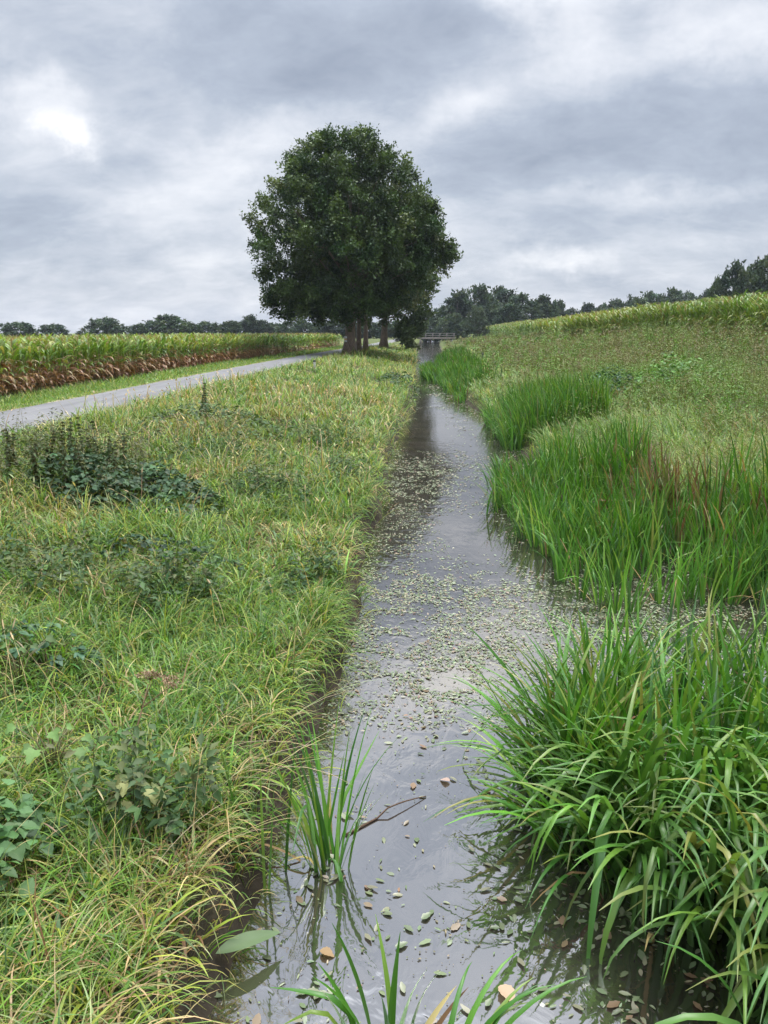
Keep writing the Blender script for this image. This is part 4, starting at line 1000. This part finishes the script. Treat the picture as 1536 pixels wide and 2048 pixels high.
for a in [('spread', 30, 643, 225, 'broad low tree at the far left end of the horizon', 42), ('spread', 103, 647, 228, 'second tree from the left on the horizon, low and flat topped', 34), ('bush', 160, 661, 220, 'tiny bush left of the lone round tree above the maize', 11),
          ('spread', 206, 634, 222, 'lone rounded spreading tree set apart from its neighbours above the left maize', 46), ('round', 274, 649, 240, 'small tree starting the continuous wood right of the lone tree', 24), ('round', 300, 641, 246, 'medium tree just left of the domed tall tree in the left wood', 28),
          ('round', 341, 629, 240, 'domed tallest tree of the left wood', 42), ('round', 382, 645, 246, 'lower tree on the right shoulder of the domed tree', 24), ('spread', 415, 642, 250, 'broad tree in the middle of the left wood', 36), ('round', 458, 641, 252, 'dark tree between the broad tree and the pale thin tree', 26)]:
    far_tree(*a[:5], GL, a[5])
far_tree('tall', 500, 630, 262, 'pale thin topped tree rising left of the largest oak', GL, 20)
for px, t, k in ((480, 644, 'round'), (522, 640, 'round'), (545, 645, 'spread'), (578, 642, 'round'), (608, 640, 'round'), (640, 641, 'spread'), (668, 638, 'round'), (700, 642, 'round'), (735, 640, 'round'), (765, 642, 'round'), (795, 640, 'round'), (822, 636, 'round')):
    far_tree(k, px, t, 255 + rng.uniform(-12, 12), 'dark tree in the unbroken wood behind the oak row', 'unbroken wood behind the oak row', 28)
GM = 'wood beyond the footbridge'
for a in [('round', 862, 632, 235, 'shaded tree at the left end of the footbridge wood next to the oak crown', 26), ('round', 888, 612, 228, 'mid height tree left of the tall pair in the footbridge wood', 32), ('tall', 918, 584, 228, 'tall tree at the left of the footbridge wood summit', 34), ('round', 955, 570, 230, 'tallest rounded tree of the footbridge wood', 44),
          ('round', 1000, 574, 236, 'tall tree right of the highest one in the footbridge wood', 44), ('round', 1045, 588, 226, 'dark tree near the right end of the footbridge wood', 42), ('round', 1088, 590, 232, 'last tall tree at the right end of the footbridge wood', 28), ('round', 1118, 600, 246, 'smaller tree stepping down from the right end of the footbridge wood', 22),
          ('round', 1020, 605, 212, 'low tree filling the foot of the wood left of the maize', 36), ('willow', 953, 612, 170, 'pale grey green rounded willow bush before the footbridge wood', 27), ('round', 905, 625, 215, 'low dark tree beside the pale willow bush', 30), ('round', 985, 610, 222, 'dark tree just right of the pale willow bush', 32)]:
    far_tree(*a[:5], GM, a[5])
GR = 'hedgerow trees behind the right cornfield'
for a in [('bush', 1140, 617, 262, 'low pale bush in the gap right of the footbridge wood', 34), ('tall', 1178, 606, 290, 'thin dark tree standing in the sky gap', 18), ('bush', 1205, 608, 285, 'low bush right of the thin dark tree in the gap', 26), ('round', 1232, 598, 275, 'rounded tree starting the hedgerow behind the right maize', 28),
          ('bush', 1265, 592, 270, 'second hedgerow tree, broad and brownish', 34), ('round', 1300, 584, 262, 'third hedgerow tree, smoothly rounded', 34), ('round', 1345, 577, 268, 'highest hedgerow tree before the tall group', 32), ('bush', 1380, 584, 262, 'bushy hedgerow tree right of the highest one', 34), ('round', 1415, 580, 258, 'hedgerow tree at the foot of the tall group', 30)]:
    far_tree(*a[:5], GR, a[5])
GT = 'tall trees on the right horizon'
for a in [('round', 1474, 524, 150, 'rounded left hand tree of the tall pair on the right horizon', 44), ('round', 1528, 512, 152, 'tallest tree of the pair, against the right frame edge', 46), ('spread', 1440, 552, 158, 'smaller tree at the left foot of the tall pair', 24), ('round', 1502, 534, 160, 'tree between and behind the tall pair', 34)]:
    far_tree(*a[:5], GT, a[5])
for vs in VAR.values():
    for v in vs:
        if v[1]:
            for c in list(v[0].children): bpy.data.objects.remove(c)
            bpy.data.objects.remove(v[0])

# ------------------------------------------------------------------ footbridge and posts
def footbridge():
    Y = 188.0; x0, _ = at_y(843, 670, Y); x1, _ = at_y(902, 666, Y); zd = 1.55
    root = empty('footbridge', ((x0 + x1) / 2, Y, zd)); tag(root, 'small wooden footbridge with railings crossing the stream far away', 'footbridge')
    Lb = x1 - x0 + 2; c = (.22, .19, .16)
    g = G(); box(g, (0, 0, 0), (Lb, 1.6, .16), c); box(g, (0, -.7, -.2), (Lb, .16, .24), c); box(g, (0, .7, -.2), (Lb, .16, .24), c); g.build('deck', M_wood, root)
    for s in (-1, 1):
        g = G(); box(g, (0, s * .72, .98), (Lb, .1, .12), (.2, .18, .16)); box(g, (0, s * .72, .5), (Lb, .06, .12), (.2, .18, .16)); g.build('railing', M_wood, root)
        for k in range(6):
            g = G(); box(g, (-Lb / 2 + .3 + k * (Lb - .6) / 5, s * .8, .5), (.12, .1, 1.0), (.2, .18, .16)); g.build('post', M_wood, root)
    for s in (-1, 1):
        g = G(); box(g, (s * (Lb / 2 - .8), 0, -1.0), (.5, 1.5, 1.0), (.16, .14, .12)); g.build('abutment', M_wood, root)
footbridge()
def marker_post(px, py, Y, label, pale):
    x, zt = at_y(px, py, Y); z = float(hgt(x, Y)); h = min(max(.4, zt - z), .5 if pale else .95); g = G()
    root = empty('marker_post', (x, Y, z)); tag(root, label, 'post')
    box(g, (0, 0, h / 2), (.11, .11, h), (.5, .48, .45) if pale else (.07, .065, .06)); bevelled(g.build('post', M_wood, root), .015)
    g = G(); box(g, (0, 0, h + .05), (.13, .13, .10), (.05, .05, .05) if pale else (.09, .085, .08)); bevelled(g.build('cap', M_wood, root), .015)
marker_post(629, 724, 41, 'small white marker post with dark cap in the grass beside the road', True)
marker_post(966, 684, 52, 'short dark wooden post standing among weeds on the right slope', False)

# ------------------------------------------------------------------ air
def haze():
    m = bpy.data.materials.new('haze'); m.use_nodes = True; nt = m.node_tree; nt.nodes.clear()
    out = nt.nodes.new('ShaderNodeOutputMaterial'); v = nt.nodes.new('ShaderNodeVolumePrincipled')
    v.inputs['Color'].default_value = (.78, .86, 1, 1); v.inputs['Density'].default_value = HAZE; v.inputs['Anisotropy'].default_value = .2
    nt.links.new(v.outputs[0], out.inputs['Volume'])
    g = G(); box(g, (0, 420, 11.5), (1820, 980, 26)); tag(g.build('haze', m, smooth=False), kind='stuff')
HAZE = .00016
haze()

# ------------------------------------------------------------------ camera and output
cam = bpy.data.cameras.new('camera'); co = bpy.data.objects.new('camera', cam); COL.objects.link(co)
cam.sensor_fit = 'HORIZONTAL'; cam.sensor_width = 36; cam.lens = FPX / 1536 * 36
cam.clip_start = .05; cam.clip_end = 6000
co.location = (0, 0, CAMH); co.rotation_euler = (PI / 2 - PITCH, 0, 0)
scene.camera = co
scene.render.resolution_x, scene.render.resolution_y = 768, 1024
vs = scene.view_settings; vs.view_transform = 'Standard'; vs.look = 'None'; vs.exposure = 0.72; vs.gamma = 1; vs.use_curve_mapping = False
cy = scene.cycles; cy.use_denoising = True; cy.max_bounces = 6; cy.diffuse_bounces = 3; cy.glossy_bounces = 3; cy.transmission_bounces = 4
cy.sample_clamp_indirect = 6
